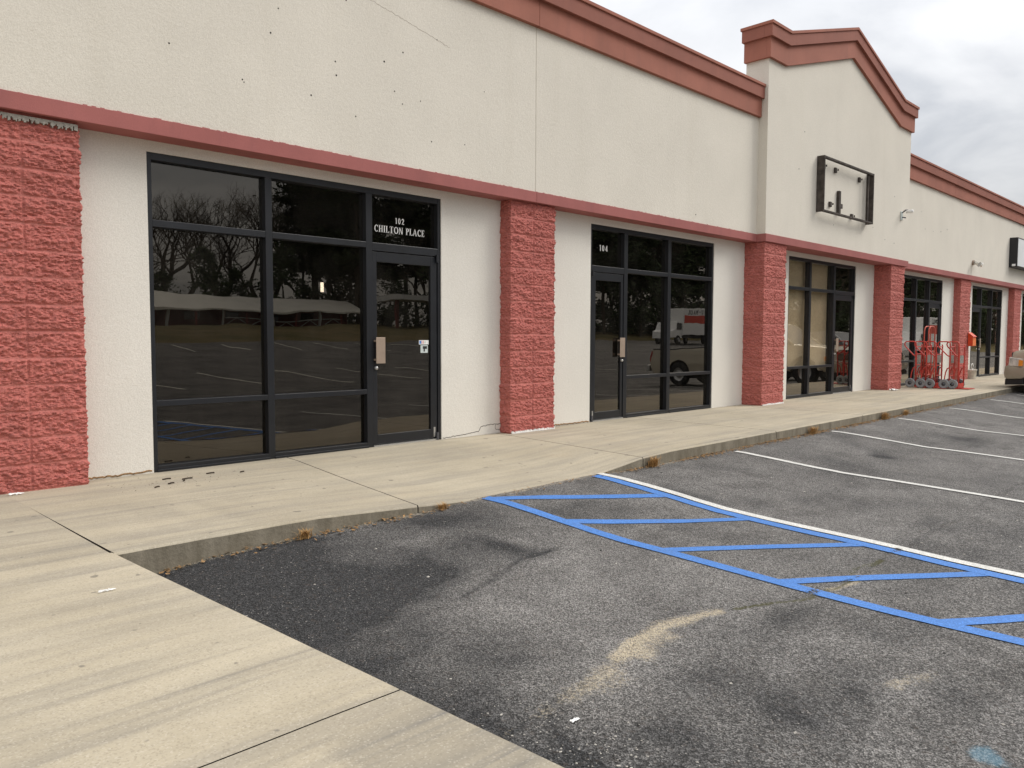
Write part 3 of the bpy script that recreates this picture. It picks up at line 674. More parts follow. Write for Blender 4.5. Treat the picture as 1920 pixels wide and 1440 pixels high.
# ---- split-face block pillars
def pillar(x0, x1, yf, seed, res, zt=2.846):
    dpt = WY-yf+.02; wdt = x1-x0; Lp = 2*dpt+wdt
    ns = int(Lp/res)+1; nz = int(zt/res)+1
    s = np.linspace(0, Lp, ns); s = np.unique(np.concatenate([s, [dpt, dpt+wdt]])); z = np.linspace(-.02, zt, nz)
    S, Z = np.meshgrid(s, z, indexing='ij')
    bx = np.where(S < dpt, x0, np.where(S > dpt+wdt, x1, x0+S-dpt)); by = np.where(S < dpt, WY+.02-S, np.where(S > dpt+wdt, yf+(S-dpt-wdt), yf))
    nx = np.where(S < dpt, -1., np.where(S > dpt+wdt, 1., 0.)); ny = np.where((S >= dpt) & (S <= dpt+wdt), -1., 0.)
    cor = np.isclose(S, dpt); nx = np.where(cor, -.707, nx); ny = np.where(cor, -.707, ny)
    cor = np.isclose(S, dpt+wdt); nx = np.where(cor, .707, nx); ny = np.where(cor, -.707, ny)
    ch = zt/14; dz = np.abs((Z/ch+.5) % 1-.5)*ch; dj = np.abs(S-(dpt+wdt/2)); row = np.floor(Z/ch); colm = (S > dpt+wdt/2)*1.
    e = ss(np.minimum(dz, dj+.004)/.022)
    rk = fbm(S*9, Z*13+row*7.7, seed, 5, .6); rk2 = np.abs(fbm(S*17+colm*5, Z*28+row*3.1, seed+9, 4, .65)-.5)*2
    bl = vnoise(row*3.7+colm*1.9, row*0+seed*1., seed+4)
    ld = fbm(S*6, Z*26, seed+20, 3, .6)
    rk3 = fbm(S*38, Z*64, seed+33, 3, .6)
    disp = -.008+e*(.011+.030*(rk-.45)+.016*(ld-.5)-.012*rk2+.034*(rk3-.5)+.009*(bl-.5))
    disp = disp-.006*np.exp(-(np.minimum(np.abs(S-dpt), np.abs(S-dpt-wdt))/.02)**2)*0
    V = np.stack([bx+nx*disp, by+ny*disp, Z], -1).reshape(-1,3)
    o = grid_obj('block_pillar', V, gfaces(len(s), nz), M['block'], None, dict(joint=1-ss(dz/.012)), False, MALL); o.matrix_parent_inverse = MALL_inv
    return o
PIL = [(1.228,2.022,PY,.008),(6.780,7.575,PY,.009),(12.760,13.560,TY,.012),(18.688,19.505,TY,.014),(24.53,25.46,PY,.018),(30.35,31.2,PY,.02),(36.2,37,PY,.03)]
pobj = [pillar(a, b, y, 100+37*i, r_) for i, (a, b, y, r_) in enumerate(PIL)]
def ragged(mb, x0, x1, y, zlo, zhi, seed, n, up=False, th=.006):
    rnd = random.Random(seed)
    for k in range(n):
        a = x0+(x1-x0)*k/n; b = x0+(x1-x0)*(k+1)/n
        if up: mb.box(a, b, y, y+th, zlo, zlo+(zhi-zlo)*rnd.uniform(.25,1))
        else: mb.box(a, b, y, y+th, zhi-(zhi-zlo)*rnd.uniform(.3,1), zhi)
m = MB(); ragged(m, 1.2, 2.012, PY-.022, 2.77, 2.822, 1, 95, th=.03); m.build('torn_caulk', M['grey'], pobj[0])
for i, (a, b) in ((1,(6.79,7.57)), (2,(12.77,13.55))):
    m = MB(); ragged(m, a, b, PIL[i][2]-.026, .002, .032, 5+i, 60, True, .02); m.build('paint_drip', M['white'], pobj[i])

# ---- stroke lettering
def stroke_text(mb, txt, x, z, h, y, serif=False, sx=1.0, depth=.002, gap=.22, heavy=1.0):
    t0, t1 = (.17,.07) if serif else (.15,.15)
    t0 *= heavy; t1 *= heavy
    def poly(pts): mb.prism([(x+p[0]*h*sx, z+p[1]*h) for p in pts], 'y', y-depth, y)
    def vb(a, w=t0): poly([(a,0),(a+w,0),(a+w,1),(a,1)])
    def hb(a, b, c, w=t1): poly([(a,c),(b,c),(b,c+w),(a,c+w)])
    def sf(a, b):
        if serif: hb(a-.09,b+.09,0,.05); hb(a-.09,b+.09,.95,.05)
    def arc(cx, cy, rx, ry, a0, a1, w0, w1, n=18):
        for k in range(n):
            A = R(a0+(a1-a0)*k/n); B = R(a0+(a1-a0)*(k+1)/n)
            wa = w1+(w0-w1)*abs(math.cos(A)); wb = w1+(w0-w1)*abs(math.cos(B))
            poly([(cx+rx*math.cos(A),cy+ry*math.sin(A)),(cx+rx*math.cos(B),cy+ry*math.sin(B)),(cx+(rx-wb)*math.cos(B),cy+(ry-wb)*math.sin(B)),(cx+(rx-wa)*math.cos(A),cy+(ry-wa)*math.sin(A))])
    for c in txt:
        w = .6
        if c == 'C': arc(.42,.5,.42,.5,48,312,t0,t1); w = .74; (hb(.66,.72,.68,.2) if serif else 0)
        elif c == 'H': vb(.05); vb(.57); hb(.1,.7,.46); sf(.05,.05+t0); sf(.57,.57+t0); w = .80
        elif c == 'I': vb(.08); sf(.08,.08+t0); w = .34
        elif c == 'L': vb(.05); hb(.05,.58,0); sf(.05,.05+t0); w = .60; (poly([(.53,0),(.60,0),(.60,.26),(.56,.26)]) if serif else 0)
        elif c == 'T': vb(.29); hb(0,.74,1-t1); w = .74; (hb(.2,.55,0,.05), poly([(0,.76),(.05,.76),(.05,1),(0,1)]), poly([(.69,.76),(.74,.76),(.74,1),(.69,1)])) if serif else 0
        elif c == 'O': arc(.45,.5,.45,.5,0,360,t0,t1,28); w = .90
        elif c == 'N': vb(.06,t1*1.2 if serif else t0); vb(.66,t1*1.2 if serif else t0); poly([(.02,1),(.20,1),(.74,0),(.60,0)]); (hb(-.04,.2,.95,.05), hb(-.04,.2,0,.05), hb(.58,.84,.95,.05)) if serif else 0; w = .82
        elif c == 'P': vb(.05); arc(.30,.73,.32,.27,-90,90,t0,t1); hb(.1,.3,1-t1); hb(.1,.3,.46); sf(.05,.05+t0); w = .62
        elif c == 'A': poly([(0,0),(t1*1.1,0),(.40,1),(.33,1)]); poly([(.62,0),(.62+t0,0),(.43,1),(.31,1)]); hb(.15,.66,.28,t1); (hb(-.08,.14,0,.05), hb(.52,.88,0,.05)) if serif else 0; w = .82
        elif c == 'E': vb(.05); hb(.05,.56,0); hb(.05,.54,1-t1); hb(.05,.44,.47); sf(.05,.05+t0); (poly([(.52,0),(.58,0),(.58,.24),(.54,.24)]), poly([(.50,.78),(.56,.78),(.56,1),(.50,1)]), poly([(.40,.38),(.44,.38),(.44,.62),(.40,.62)])) if serif else 0; w = .62
        elif c == 'U': vb(.05); vb(.55); hb(.05,.70,0,.17); w = .78
        elif c == '-': hb(.05,.4,.42,.16); w = .45
        elif c == '1': vb(.16,.16); poly([(.02,.80),(.18,.84),(.18,1),(.12,1)]); w = .40
        elif c == '0': arc(.27,.5,.27,.5,0,360,.15,.13,24); w = .56
        elif c == '2': arc(.26,.72,.26,.28,-10,185,.15,.13,14); poly([(0,0),(.17,0),(.52,.66),(.37,.68)]); hb(0,.54,0,.14); w = .56
        elif c == '4': vb(.34,.15); hb(0,.58,.20,.13); poly([(0,.22),(.13,.22),(.44,1),(.34,1)]); w = .60
        elif c == ' ': w = .36
        x += (w+gap)*h*sx
    return x

# ---- shop fronts: black frames, tinted panes, doors
def shopfront(i, w):
    x0, x1 = w['x0'], w['x1']; m = w['m']; y0, y1 = 7.012, 7.115
    bays = [(x0+.042, m[0][0]), (m[0][1], m[1][0]), (m[1][1], x1-.042)]
    dbay = 2 if w['d'] == 'R' else 0
    f = MB(); e = .0012
    f.box(x0, x0+.042, y0, y1, .0, ZT); f.box(x1-.042, x1, y0, y1, .0, ZT)
    for a, b in m: f.box(a, b, y0, y1, .0, ZT-.06)
    f.box(x0+.042, x1-.042, y0+e, y1, ZT-.062, ZT)
    for k, (a, b) in enumerate(bays):
        f.box(a, b, y0+e, y1, 2.10 if k == dbay else 2.125, 2.185)
        if k != dbay: f.box(a, b, y0+e, y1, .575, .625); f.box(a, b, y0+e, y1, .0, .055); f.box(a-.01, b+.01, y0-.012, y0-.0005, -.004, .022)
    fr = part(f, 'storefront_frame', M['frame'], bevel=.003)
    gm = [M['clear'] if (i == 2 and k < 2) else M['glass'] for k in range(3)]
    for k, (a, b) in enumerate(bays):
        spans = [(2.185, ZT-.062)]+([] if k == dbay else [(.625,2.125),(.055,.575)])
        for z0, z1 in spans:
            p = MB(); p.box(a-.006, b+.006, GY, GY+.008, z0-.006, z1+.006); p.build('window_pane', gm[k] if z0 > .5 else M['glass'], fr)
    a, b = bays[dbay]
    return fr, (a, b)
def door(i, a, b, hinge):
    """a..b clear opening; hinge side 'R' or 'L'"""
    y0, y1 = 7.022, 7.066; g = .006; d = MB(); z0, z1 = .022, 2.092
    sa, sb = (.058,.098) if hinge == 'R' else (.098,.058)
    d.box(a+g, a+sa, y0, y1, z0, z1); d.box(b-sb, b-g, y0, y1, z0, z1)
    d.box(a+sa, b-sb, y0+.001, y1, z0, .128); d.box(a+sa, b-sb, y0+.001, y1, 1.985, z1)
    o = part(d, 'glass_door', M['frame'], bevel=.003)
    p = MB(); p.box(a+sa-.006, b-sb+.006, 7.042, 7.048, .122, 1.99); p.build('door_pane', M['glass'], o)
    hx = a+.012 if hinge == 'R' else b-.012-.118
    h = MB(); h.box(hx, hx+.118, 6.972, 6.978, .90, 1.18); h.box(hx, hx+.040, 6.978, 7.0215, .93, .95); h.box(hx, hx+.040, 6.978, 7.0215, 1.13, 1.15)
    h.build('push_handle', M['tan'], o, bevel=.002)
    lx = a+.036 if hinge == 'R' else b-.036
    l_ = MB(); l_.lathe((lx, 7.0, .85), 'y', [(.0,-.006),(.014,-.006),(.019,0),(.019,.0215)], 20); l_.build('lock_cylinder', M['steel'], o, smooth=True)
    kx = b-.014 if hinge == 'R' else a+.014
    for zz, nm in ((2.075,'pivot'), (.045,'pivot')):
        q = MB(); q.cyl((kx, 7.005, zz), 'z', .016, .085, 12); q.build('hinge_pivot', M['frame'] if zz > 1 else M['hub'], o)
    t_ = MB(); t_.box(kx-.045, kx-.02, 7.0195, 7.0212, .04, .15) if hinge == 'R' else t_.box(kx+.02, kx+.045, 7.0195, 7.0212, .04, .15); t_.build('scuff_plate', M['steel'], o)
    s_ = MB(); s_.box(a, b, 7.005, 7.115, -.002, .016); part(s_, 'door_sill', M['steel'])
    return o, (a+sa, b-sb)
doors = []
for i, w in enumerate(WIN):
    fr, (a, b) = shopfront(i, w); o, gl = door(i, a, b, w['d']); doors.append((fr, o, gl))
    w['fr'] = fr
# address lettering
m = MB(); stroke_text(m, '102', 5.250, 2.420, .064, GY-.0005, gap=.26, sx=.92); m.build('address_number', M['white'], WIN[0]['fr'])
q_ = MB(); w_ = stroke_text(q_, 'CHILTON PLACE', 0, 0, .074, 0, True, 1, gap=.17)
xa_ = 4.975
for wd_ in ('CHILTON', 'PLACE'):
    m = MB(); xa_ = stroke_text(m, wd_, xa_, 2.312, .074, GY-.0005, True, .690/w_, gap=.17, heavy=1.0)+.53*.074*.690/w_; m.build('place_lettering', M['white'], WIN[0]['fr'])
m = MB(); stroke_text(m, '104', 8.80, 2.405, .085, GY-.0005, gap=.30, sx=1.0, heavy=.55); m.build('address_number', M['white'], WIN[1]['fr'])
# stickers on the first door
gl = doors[0][2]; ys = 7.0405
m = MB(); m.box(5.545, 5.685, ys, ys+.0012, 1.10, 1.148, 0); m.box(5.552, 5.578, ys-.0008, ys, 1.108, 1.142, 1); m.box(5.584, 5.612, ys-.0008, ys, 1.108, 1.142, 2); m.box(5.592, 5.604, ys-.0012, ys-.0008, 1.108, 1.142, 0); m.box(5.622, 5.642, ys-.0008, ys, 1.112, 1.138, 3)
m.build('card_sticker', [M['white'], M['stkblue'], M['stkred'], M['stkgrey']], doors[0][1])
m = MB(); m.box(5.568, 5.672, ys, ys+.0012, 1.005, 1.092, 0); m.box(5.60, 5.66, ys-.0008, ys, 1.05, 1.08, 1); m.box(5.61, 5.63, ys-.0008, ys, 1.02, 1.05, 1)
m.build('door_notice', [M['stkgrey'], M['black']], doors[0][1])
# small stickers on the fifth front
m = MB(); m.box(26.9, 27.02, GY-.002, GY-.0005, 1.72, 1.80, 0); m.box(26.9, 27.02, GY-.002, GY-.0005, 1.62, 1.715, 1); m.build('window_sticker', [M['white'], M['stkred']], WIN[4]['fr'])
m = MB(); m.box(26.62, 26.75, 7.039, 7.0405, 1.03, 1.18); m.build('door_notice', M['white'], doors[4][1])
m = MB()
m.tube([(26.72+.09*math.cos(a),7.038,.33+.09*math.sin(a)) for a in np.linspace(0,5.6,14)], .012, 5); m.build('door_emblem', M['white'], doors[4][1])
# tan screen standing behind the panes of the third front
m = MB(); m.box(14.46, 16.56, 7.16, 7.18, .60, 2.74); part(m, 'window_screen', M['screen'])

# ------------------------------------------------------------------ things on the walls
# empty sign frame, weathered boards around nothing, with old brackets
SF = thing('sign_frame', 'empty weathered black sign frame with leftover brackets on the gable wall', 'sign frame', (15.9, GYF, 4.05))
fx0, fx1, fz0, fz1 = -1.21, 1.21, -.49, .55
def sfp(mb, name, mat=M['rust'], parent=SF, **k): return mb.build(name, mat, parent, **k)
m = MB()
yb, yf_ = -.002, -.15
m.box(fx0, fx0+.04, yf_, yb, fz0, fz1); m.box(fx1-.04, fx1, yf_, yb, fz0, fz1)
m.box(fx0+.04, fx1-.04, yf_+.002, yf_+.06, fz1-.045, fz1-.002); m.box(fx0+.04, fx1-.04, yf_+.002, yf_+.06, fz0+.002, fz0+.04)
m.box(fx0+.041, fx0+.08, yf_+.03, yf_+.05, fz0+.04, fz1-.045); m.box(fx1-.24, fx1-.19, yf_+.03, yf_+.05, fz0+.04, fz1-.045)
sfp(m, 'frame_boards', bevel=.006)
for (bx, bz) in ((-.95,.40),(-.42,.40),(.75,.38),(-.62,-.28),(.42,-.40)):
    m = MB(); m.box(bx-.042, bx+.042, -.04, -.0015, bz-.05, bz+.05); m.box(bx-.012, bx+.012, -.085, -.06, bz-.02, bz+.02); sfp(m, 'bracket', bevel=.008)
m = MB(); m.box(-.30, -.21, -.06, -.0015, -.42, .02); m.box(-.21, -.11, -.055, -.002, -.31, -.22); sfp(m, 'junction_bar', bevel=.008)
# lit-box sign on the right
LS = thing('light_box_sign', 'white faced box sign with dark sides on the wall at the right edge', 'sign', (29.25, UY, 3.93))
m = MB(); m.box(0, 2.6, -.235, -.002, -.47, .47); m.build('cabinet', M['black'], LS, bevel=.01)
m = MB(); m.box(.03, 2.57, -.241, -.2355, -.43, .43); m.build('sign_panel', M['signface'], LS)
m = MB(); m.box(-.003, -.0005, -.19, -.09, -.44, -.37); m.build('maker_plate', M['white'], LS)
# security camera and floodlight
WC = thing('security_camera', 'small white camera on the gable wall right of the empty sign frame', 'camera', (19.13, GYF, 3.97))
m = MB(); m.box(-.05,.05,-.03,-.001,-.10,.10); m.build('base_plate', M['stkgrey'], WC, bevel=.01)
m = MB(); m.tube([(0,-.03,.07),(0,-.10,.12),(.02,-.16,.11)], .016, 8); m.build('arm', M['hub'], WC)
m = MB(); m.tube([(0,-.02,-.03),(.03,-.10,-.05)], .014, 8); m.build('cable_stub', M['hub'], WC)
m = MB(); m.lathe((.02,-.16,.085), 'y', [(0,-.09),(.035,-.09),(.04,-.06),(.04,.05),(.0,.06)], 16); m.build('camera_body', M['white'], WC, smooth=True)
FL = thing('flood_light', 'twin head floodlight fixed on the upper wall above the fifth pillar', 'light', (25.35, UY, 3.29))
m = MB(); m.cyl((0,-.025,.05), 'y', .07, .046, 16); m.build('base_plate', M['tan'], FL)
for s in (-1, 1):
    m = MB(); m.tube([(s*.03,-.05,.05),(s*.10,-.12,.03)], .018, 8); m.build('arm', M['hub'], FL)
    m = MB(); m.tube([(s*.09,-.10,.04),(s*.14,-.22,-.02)], .04, 14, 0, True, .068); m.build('lamp_head', M['lamp'], FL, smooth=False)
# drop box on the fifth pillar
DB = thing('drop_box', 'orange red drop box with slanted lid on the fifth pillar', 'drop box', (25.30, PY-.012, .96))
m = MB(); m.prism([(0,0),(-.125,0),(-.125,.27),(0,.38)], 'x', 0, .32, 0); m.build('box_body', M['boxred'], DB, bevel=.008)
m = MB(); m.box(.012,.308,-.131,-.1265,.012,.225); m.build('front_plate', M['orange'], DB)
m = MB(); m.prism([(-.14,.262),(-.002,.385),(-.002,.396),(-.148,.272)], 'x', -.01, .33); m.build('lid', M['boxred'], DB)
# bucket
BK = thing('bucket', 'white plastic bucket with dirty side on the sidewalk under the drop box', 'bucket', (25.78, 6.80, 0))
m = MB(); m.lathe((0,0,0), 'z', [(0,.004),(.105,.004),(.110,.01),(.128,.25),(.136,.25),(.136,.275),(.126,.275),(.105,.02),(0,.02)], 28); m.build('pail', M['bucket'], BK, smooth=True)
m = MB(); m.tube([(.135*math.cos(a),-.03-.10*math.sin(a)*.4,.25-.10*math.sin(a)) for a in np.linspace(0,math.pi,12)], .003, 6); m.build('bail', M['steel'], BK)

# ------------------------------------------------------------------ hand trucks in a row
def hand_truck(tall, mat, label):
    """toe plate points to -y, handle loop towards +y (the building); axle along x"""
    t = thing('hand_truck', label, 'hand truck', group='red hand trucks parked in a row'); hw = .20; H = 1.47 if tall else 1.12
    m = MB(); rr_ = .0165; y = -.10
    if tall:
        pts = [(-hw,y,.05),(-hw,y,H-.14)]+[(-hw+.14-.14*math.cos(a), y, H-.14+.14*math.sin(a)) for a in np.linspace(.2,math.pi/2,6)]
        pts += [(-p[0],p[1],p[2]) for p in reversed(pts)]
        m.tube(pts, .0145, 9); m.build('side_rails', mat, t, smooth=True)
    else:
        m.tube([(hw,y,.05),(hw,y,H-.12),(hw,y+.012,H-.085)], .0145, 9); m.build('side_rail', mat, t, smooth=True)
        m = MB(); m.tube([(-hw,y,.05),(-hw,y,H-.10),(-hw,y+.008,H-.05),(-hw,y+.035,H-.022),(-hw,y+.08,H-.015),(-hw,y+.225,H-.02),(-hw,y+.255,H-.045),(-hw,y+.265,H-.085),(-hw,y+.24,H-.14),(-hw,y+.06,H-.335),(-hw,y+.025,H-.355),(-hw,y,H-.36)], .0145, 9); m.build('handle_rail', mat, t, smooth=True)
    m = MB()
    for z in (.30,.54,.86) if tall else (.30,.54,.80,.98): m.tube([(-hw,y,z),(0,y+.025,z),(hw,y,z)], .012, 8)
    m.box(-hw+.03,-hw+.06,y-.008,y+.004,.30,.86); m.box(hw-.06,hw-.03,y-.008,y+.004,.30,.86); m.build('cross_bars', mat, t)
    for s in (-1,1):
        m = MB(); m.tube([(s*hw,y,.50),(s*hw,y+.05,.47),(s*hw,y+.08,.38),(s*hw,y+.098,.26),(s*hw,y+.10,.12)], .0135, 8); m.build('axle_strut', mat, t, smooth=True)
    m = MB(); m.box(-hw-.01,hw+.01,y-.008,y+.012,.02,.13); m.box(-hw-.03,hw+.03,y-.24,y-.007,.006,.018); m.build('toe_plate', mat, t, bevel=.003)
    m = MB(); m.tube([(-hw-.08,y+.10,.112),(hw+.08,y+.10,.112)], .010, 8); m.build('axle', M['hub'], t)
    m = MB(); m.box(-hw+.02,hw-.02,y-.004,y+.006,.60,.78); m.build('label_plate', M['gplate'], t)
    for s in (-1,1):
        w = MB(); c = (s*(hw+.045), y+.10, .112)
        w.lathe(c, 'x', [(.045,-.022),(.075,-.020),(.082,-.026),(.104,-.026),(.112,-.015),(.112,.015),(.104,.026),(.082,.026),(.075,.020),(.045,.022)], 28)
        wo = w.build('wheel', M['wheel'], t, smooth=True)
        h = MB(); h.lathe(c, 'x', [(0,-.030),(.018,-.030),(.022,-.020),(.05,-.012),(.05,.012),(.022,.020),(.018,.030),(0,.030)], 18); h.build('hub', M['hub'], wo, smooth=True)
    return t
row = [(20.42,6.64,0,'innermost of the red hand trucks, standing next to the fourth pillar'),(20.42,6.42,0,'second red hand truck from the building, with a tan strap behind it'),
       (20.42,6.19,0,'middle short red hand truck of the row, in front of the tall pair'),(20.46,5.92,0,'red hand truck before the white wall panel, second from the outer end'),(20.5,5.73,0,'outermost red hand truck, its toe plate pointing to the kerb')]
tall_row = [(20.92,6.62,1,'tall red hand truck with arched top at the left of the tall pair'),(20.95,6.53,1,'tall red hand truck with arched top at the right of the tall pair')]
src = {0: hand_truck(False, M['truckred'], row[0][3]), 1: hand_truck(True, M['truckred2'], tall_row[0][3])}
used = set()
for (x, y, k, lab) in row+tall_row:
    o = src[k] if k not in used else dup(src[k], lab); used.add(k)
    o['label'] = lab; o.location = (x, y, .002); o.rotation_euler = (0, 0, R(random.uniform(-3,3)))

# ------------------------------------------------------------------ vehicles
def bezel(pts): return pts
def arch(c, r_, zb, n=11):
    """points of a wheel arch from front to rear along the bottom line zb"""
    a0 = math.asin(min(1, max(-1, (zb-.36)/r_)))
    return [(c-r_*math.cos(a), .36+r_*math.sin(a)) for a in np.linspace(a0, math.pi-a0, n)]
def car_body(prof, hw, taper, nx=9):
    """side profile (f, z) extruded over the width with rounded edges; taper(f,z)-> width factor"""
    s = MB(); n = len(prof); cx = sum(p[0] for p in prof)/n; cz = sum(p[1] for p in prof)/n
    lay = [(-1,.035),(-.985,.012),(-.94,0),(-.5,0),(0,0),(.5,0),(.94,0),(.985,.012),(1,.035)]
    vs = []
    for u, ins in lay:
        for (f, z) in prof:
            dx, dz = cx-f, cz-z; L_ = math.hypot(dx, dz)
            fi, zi = f+dx/L_*ins, z+dz/L_*ins
            bow = .05*(1-u*u) if f < .6 else 0
            vs.append((u*hw*taper(f, z), fi-bow, zi))
    fs = []
    for k in range(len(lay)-1):
        for i in range(n):
            j = (i+1) % n; fs.append((k*n+i, k*n+j, (k+1)*n+j, (k+1)*n+i))
    fs += [tuple(range(n)), tuple(range((len(lay)-1)*n, len(lay)*n))[::-1]]
    s.add(vs, fs); return s
def wheel(parent, x, f, r_=.36, rim=None):
    w = MB(); c = (x, f, r_)
    w.lathe(c, 'x', [(.20,-.10),(.23,-.115),(.31,-.115),(.35,-.09),(r_,-.06),(r_,.06),(.35,.09),(.31,.115),(.23,.115),(.20,.10)], 36)
    o = w.build('wheel', M['tyre'], parent, smooth=True)
    q = MB(); q.lathe(c, 'x', [(0,-.06),(.06,-.075),(.08,-.05),(.17,-.045),(.205,-.095),(.225,-.10),(.225,.10),(.205,.095),(.17,.045),(.08,.05),(.06,.075),(0,.06)], 36)
    q.build('rim', rim or M['alloy'], o, smooth=True)
def suv(name, label, paint, clad, L=4.7, hw=.925, bed=False):
    t = thing(name, label, 'pickup' if bed else 'car'); CR = 3.95 if bed else L
    fw_, rw = .92, L-1.05
    prof = [(.10,.40)]+arch(fw_,.43,.40)+arch(rw,.43,.40)+[(L-.12,.40),(L-.02,.60),(L-.03,.95),(L-.10,1.12)]
    if bed: prof = prof[:-2]+[(L-.01,1.06),(L-.02,1.09),(CR+.06,1.10),(CR+.02,1.14)]
    prof += ([] if bed else [(L-.3,1.15)])+[(2.6,1.14),(1.35,1.115),(1.20,1.10),(.75,1.055),(.34,1.00),(.17,.965),(.105,.92),(.09,.80),(.09,.62),(.06,.50)]
    tp = lambda f, z: (1-.10*max(0,(.75-f)/.75)**1.6-.05*max(0,(f-L+.5)/.5)**2)*(1-.05*max(0,(z-.85)/.3))
    b = car_body(prof, hw, tp).build('body', paint, t, smooth=False); b.data.polygons.foreach_set('use_smooth', [True]*len(b.data.polygons))
    em = b.modifiers.new('split', 'EDGE_SPLIT'); em.split_angle = R(38)
    # greenhouse
    gp = [(1.22,1.09),(1.95,1.66),(2.15,1.70),(CR-.42,1.71),(CR-.12,1.66),(CR-.02,1.12)]
    g = MB(); n = len(gp); tw = lambda z: hw*(.945-.20*(z-1.1)/.6)
    vs = [(-tw(z),f,z) for f,z in gp]+[(tw(z),f,z) for f,z in gp]
    g.add(vs, [tuple(range(n)), tuple(range(n,2*n))[::-1]]+[(i,(i+1)%n,(i+1)%n+n,i+n) for i in range(n)]); g.build('windows', M['carglass'], t)
    r_ = MB(); k = 1.006
    r_.add([(-tw(1.66)*k,1.98,1.668),(tw(1.66)*k,1.98,1.668),(tw(1.7)*k,2.15,1.714),(tw(1.7)*k,CR-.42,1.722),(tw(1.62)*k,CR-.12,1.668),(-tw(1.62)*k,CR-.12,1.668),(-tw(1.7)*k,CR-.42,1.722),(-tw(1.7)*k,2.15,1.714)],
           [(0,1,2,7),(7,2,3,6),(6,3,4,5)])
    for s in (-1,1):
        for (a, b_) in (((1.24,1.10),(1.99,1.67)),((2.72,1.13),(2.66,1.70)),((3.75 if not bed else CR-.10,1.13),(3.70 if not bed else CR-.16,1.70)),((CR-.05,1.13),(CR-.16,1.66))):
            r_.tube([(s*tw(a[1])*1.004,a[0],a[1]),(s*tw(b_[1])*1.004,b_[0],b_[1])], .035, 6)
    r_.build('roof', paint, t)
    # front: bumper, lower valance, lamps, grille
    bp = MB(); prof_b = [(-.055,.46),(-.045,.60),(.02,.635),(.12,.635),(.50,.62),(.50,.44),(.36,.36),(.06,.33),(-.03,.36)]
    bo = car_body(prof_b, hw*1.012, lambda f, z: 1-.13*max(0,(.5-f)/.55)**1.5).build('front_bumper', clad, t); bo.data.polygons.foreach_set('use_smooth', [True]*len(bo.data.polygons))
    em = bo.modifiers.new('split','EDGE_SPLIT'); em.split_angle = R(35)
    v = car_body([(-.02,.20),(-.02,.332),(.40,.362),(.40,.24)], hw*.98, lambda f, z: 1-.13*max(0,(.5-f)/.55)**1.5).build('air_dam', M['black'], t)
    for s in (-1,1):
        hl = car_body([(.055,.625),(.062,.82),(.34,.80),(.34,.635)], .20, lambda f, z: 1).build('headlight', M['lamp'], t)
        for vtx in hl.data.vertices: vtx.co.x += s*(hw*(.905+.09*min(1,max(0,(vtx.co.y-.05)/.3)))-.195)
        am = MB(); am.prism([(.262,.64),(.262,.775),(.345,.765),(.345,.645)], 'x', s*hw*.86, s*(hw*1.000)); am.build('turn_signal', M['amber'], hl)
        mi = MB(); mi.lathe((s*(hw+.10),1.42,1.16), 'x', [(0,-.11),(.08,-.10),(.10,0),(.08,.10),(0,.11)], 14); mi.build('side_mirror', M['black'], t, smooth=True)
        fl = MB(); fl.tube([(s*hw*.62,-.075,.50),(s*hw*.62,.02,.50)], .06, 14); fl.build('fog_lamp', M['redlens'] if s > 0 else M['lamp'], t)
        [(dr.box(s*hw-.004, s*hw+.004, f_, f_+.01, .48, 1.09), dr.build('door_seam', M['black'], t)) for f_ in (1.60, 2.70) for dr in (MB(),)]
        md = MB(); md.box(min(s*hw,s*(hw+.012)), max(s*hw,s*(hw+.012)), 1.38, min(L-1.52, 3.95), .60, .67); md.build('side_moulding', clad, t, bevel=.004)
        tl = MB(); tl.box(s*hw*.86-.07, s*hw*.86+.07, L-.05, L-.01, .75, 1.05); tl.build('tail_light', M['redlens'], t)
        wheel(t, s*(hw-.12), fw_); wheel(t, s*(hw-.12), rw)
    if bed:
        bf = MB(); bf.box(-hw*.84, hw*.84, CR+.12, L-.08, 1.092, 1.097); bf.build('bed_dark_sheet', M['black'], t)  # black sheet at rail height, painted in for the dark of the open bed
        for s in (-1,1):
            rl = MB(); rl.box(min(s*hw*.84,s*hw*.93), max(s*hw*.84,s*hw*.93), CR+.10, L-.06, 1.085, 1.125); rl.build('bed_rail', M['black'], t, bevel=.01)
            sm = MB(); sm.box(s*hw*.995-.004, s*hw*.995+.004, CR+.03, CR+.045, .48, 1.08); sm.build('cab_gap', M['black'], t)
            hd = MB(); hd.box(s*hw*.985-.012, s*hw*.985+.012, 2.45, 2.62, .98, 1.02); hd.build('door_handle', M['black'], t, bevel=.004)
        rb_ = MB(); rb_.box(-hw*.97, hw*.97, L, L+.12, .48, .66); rb_.build('rear_bumper', M['steel'], t, bevel=.02)
    gr = MB(); gr.box(-.46,.46,-.002,.085,.70,.92); gr.build('grille', M['black'], t, bevel=.01)
    un = MB(); un.box(-hw*.8,hw*.8,.35,L-.3,.24,.44); un.build('underbody', M['black'], t)
    return t
def ground_pose(o, x, y, ang, L):
    """ang: direction of the nose in the ground plane (radians, 0 = +x)"""
    d = Vector((math.cos(ang), math.sin(ang), 0)); zf = float(zA(x-d.x*.9, y-d.y*.9)); zr = float(zA(x-d.x*(L-1), y-d.y*(L-1)))
    pit = math.atan2(zf-zr, L-1.9)
    # local +y runs from nose to tail
    o.rotation_euler = (0,0,0)
    yax = Vector((-d.x*math.cos(pit), -d.y*math.cos(pit), -math.sin(pit))); xax = yax.cross(Vector((0,0,1))).normalized(); zax = xax.cross(yax)
    Mx = Matrix((xax, yax, zax)).transposed().to_4x4(); Mx.translation = (x, y, zf+math.sin(pit)*.9+.004); o.matrix_world = Mx
GX = 22.75
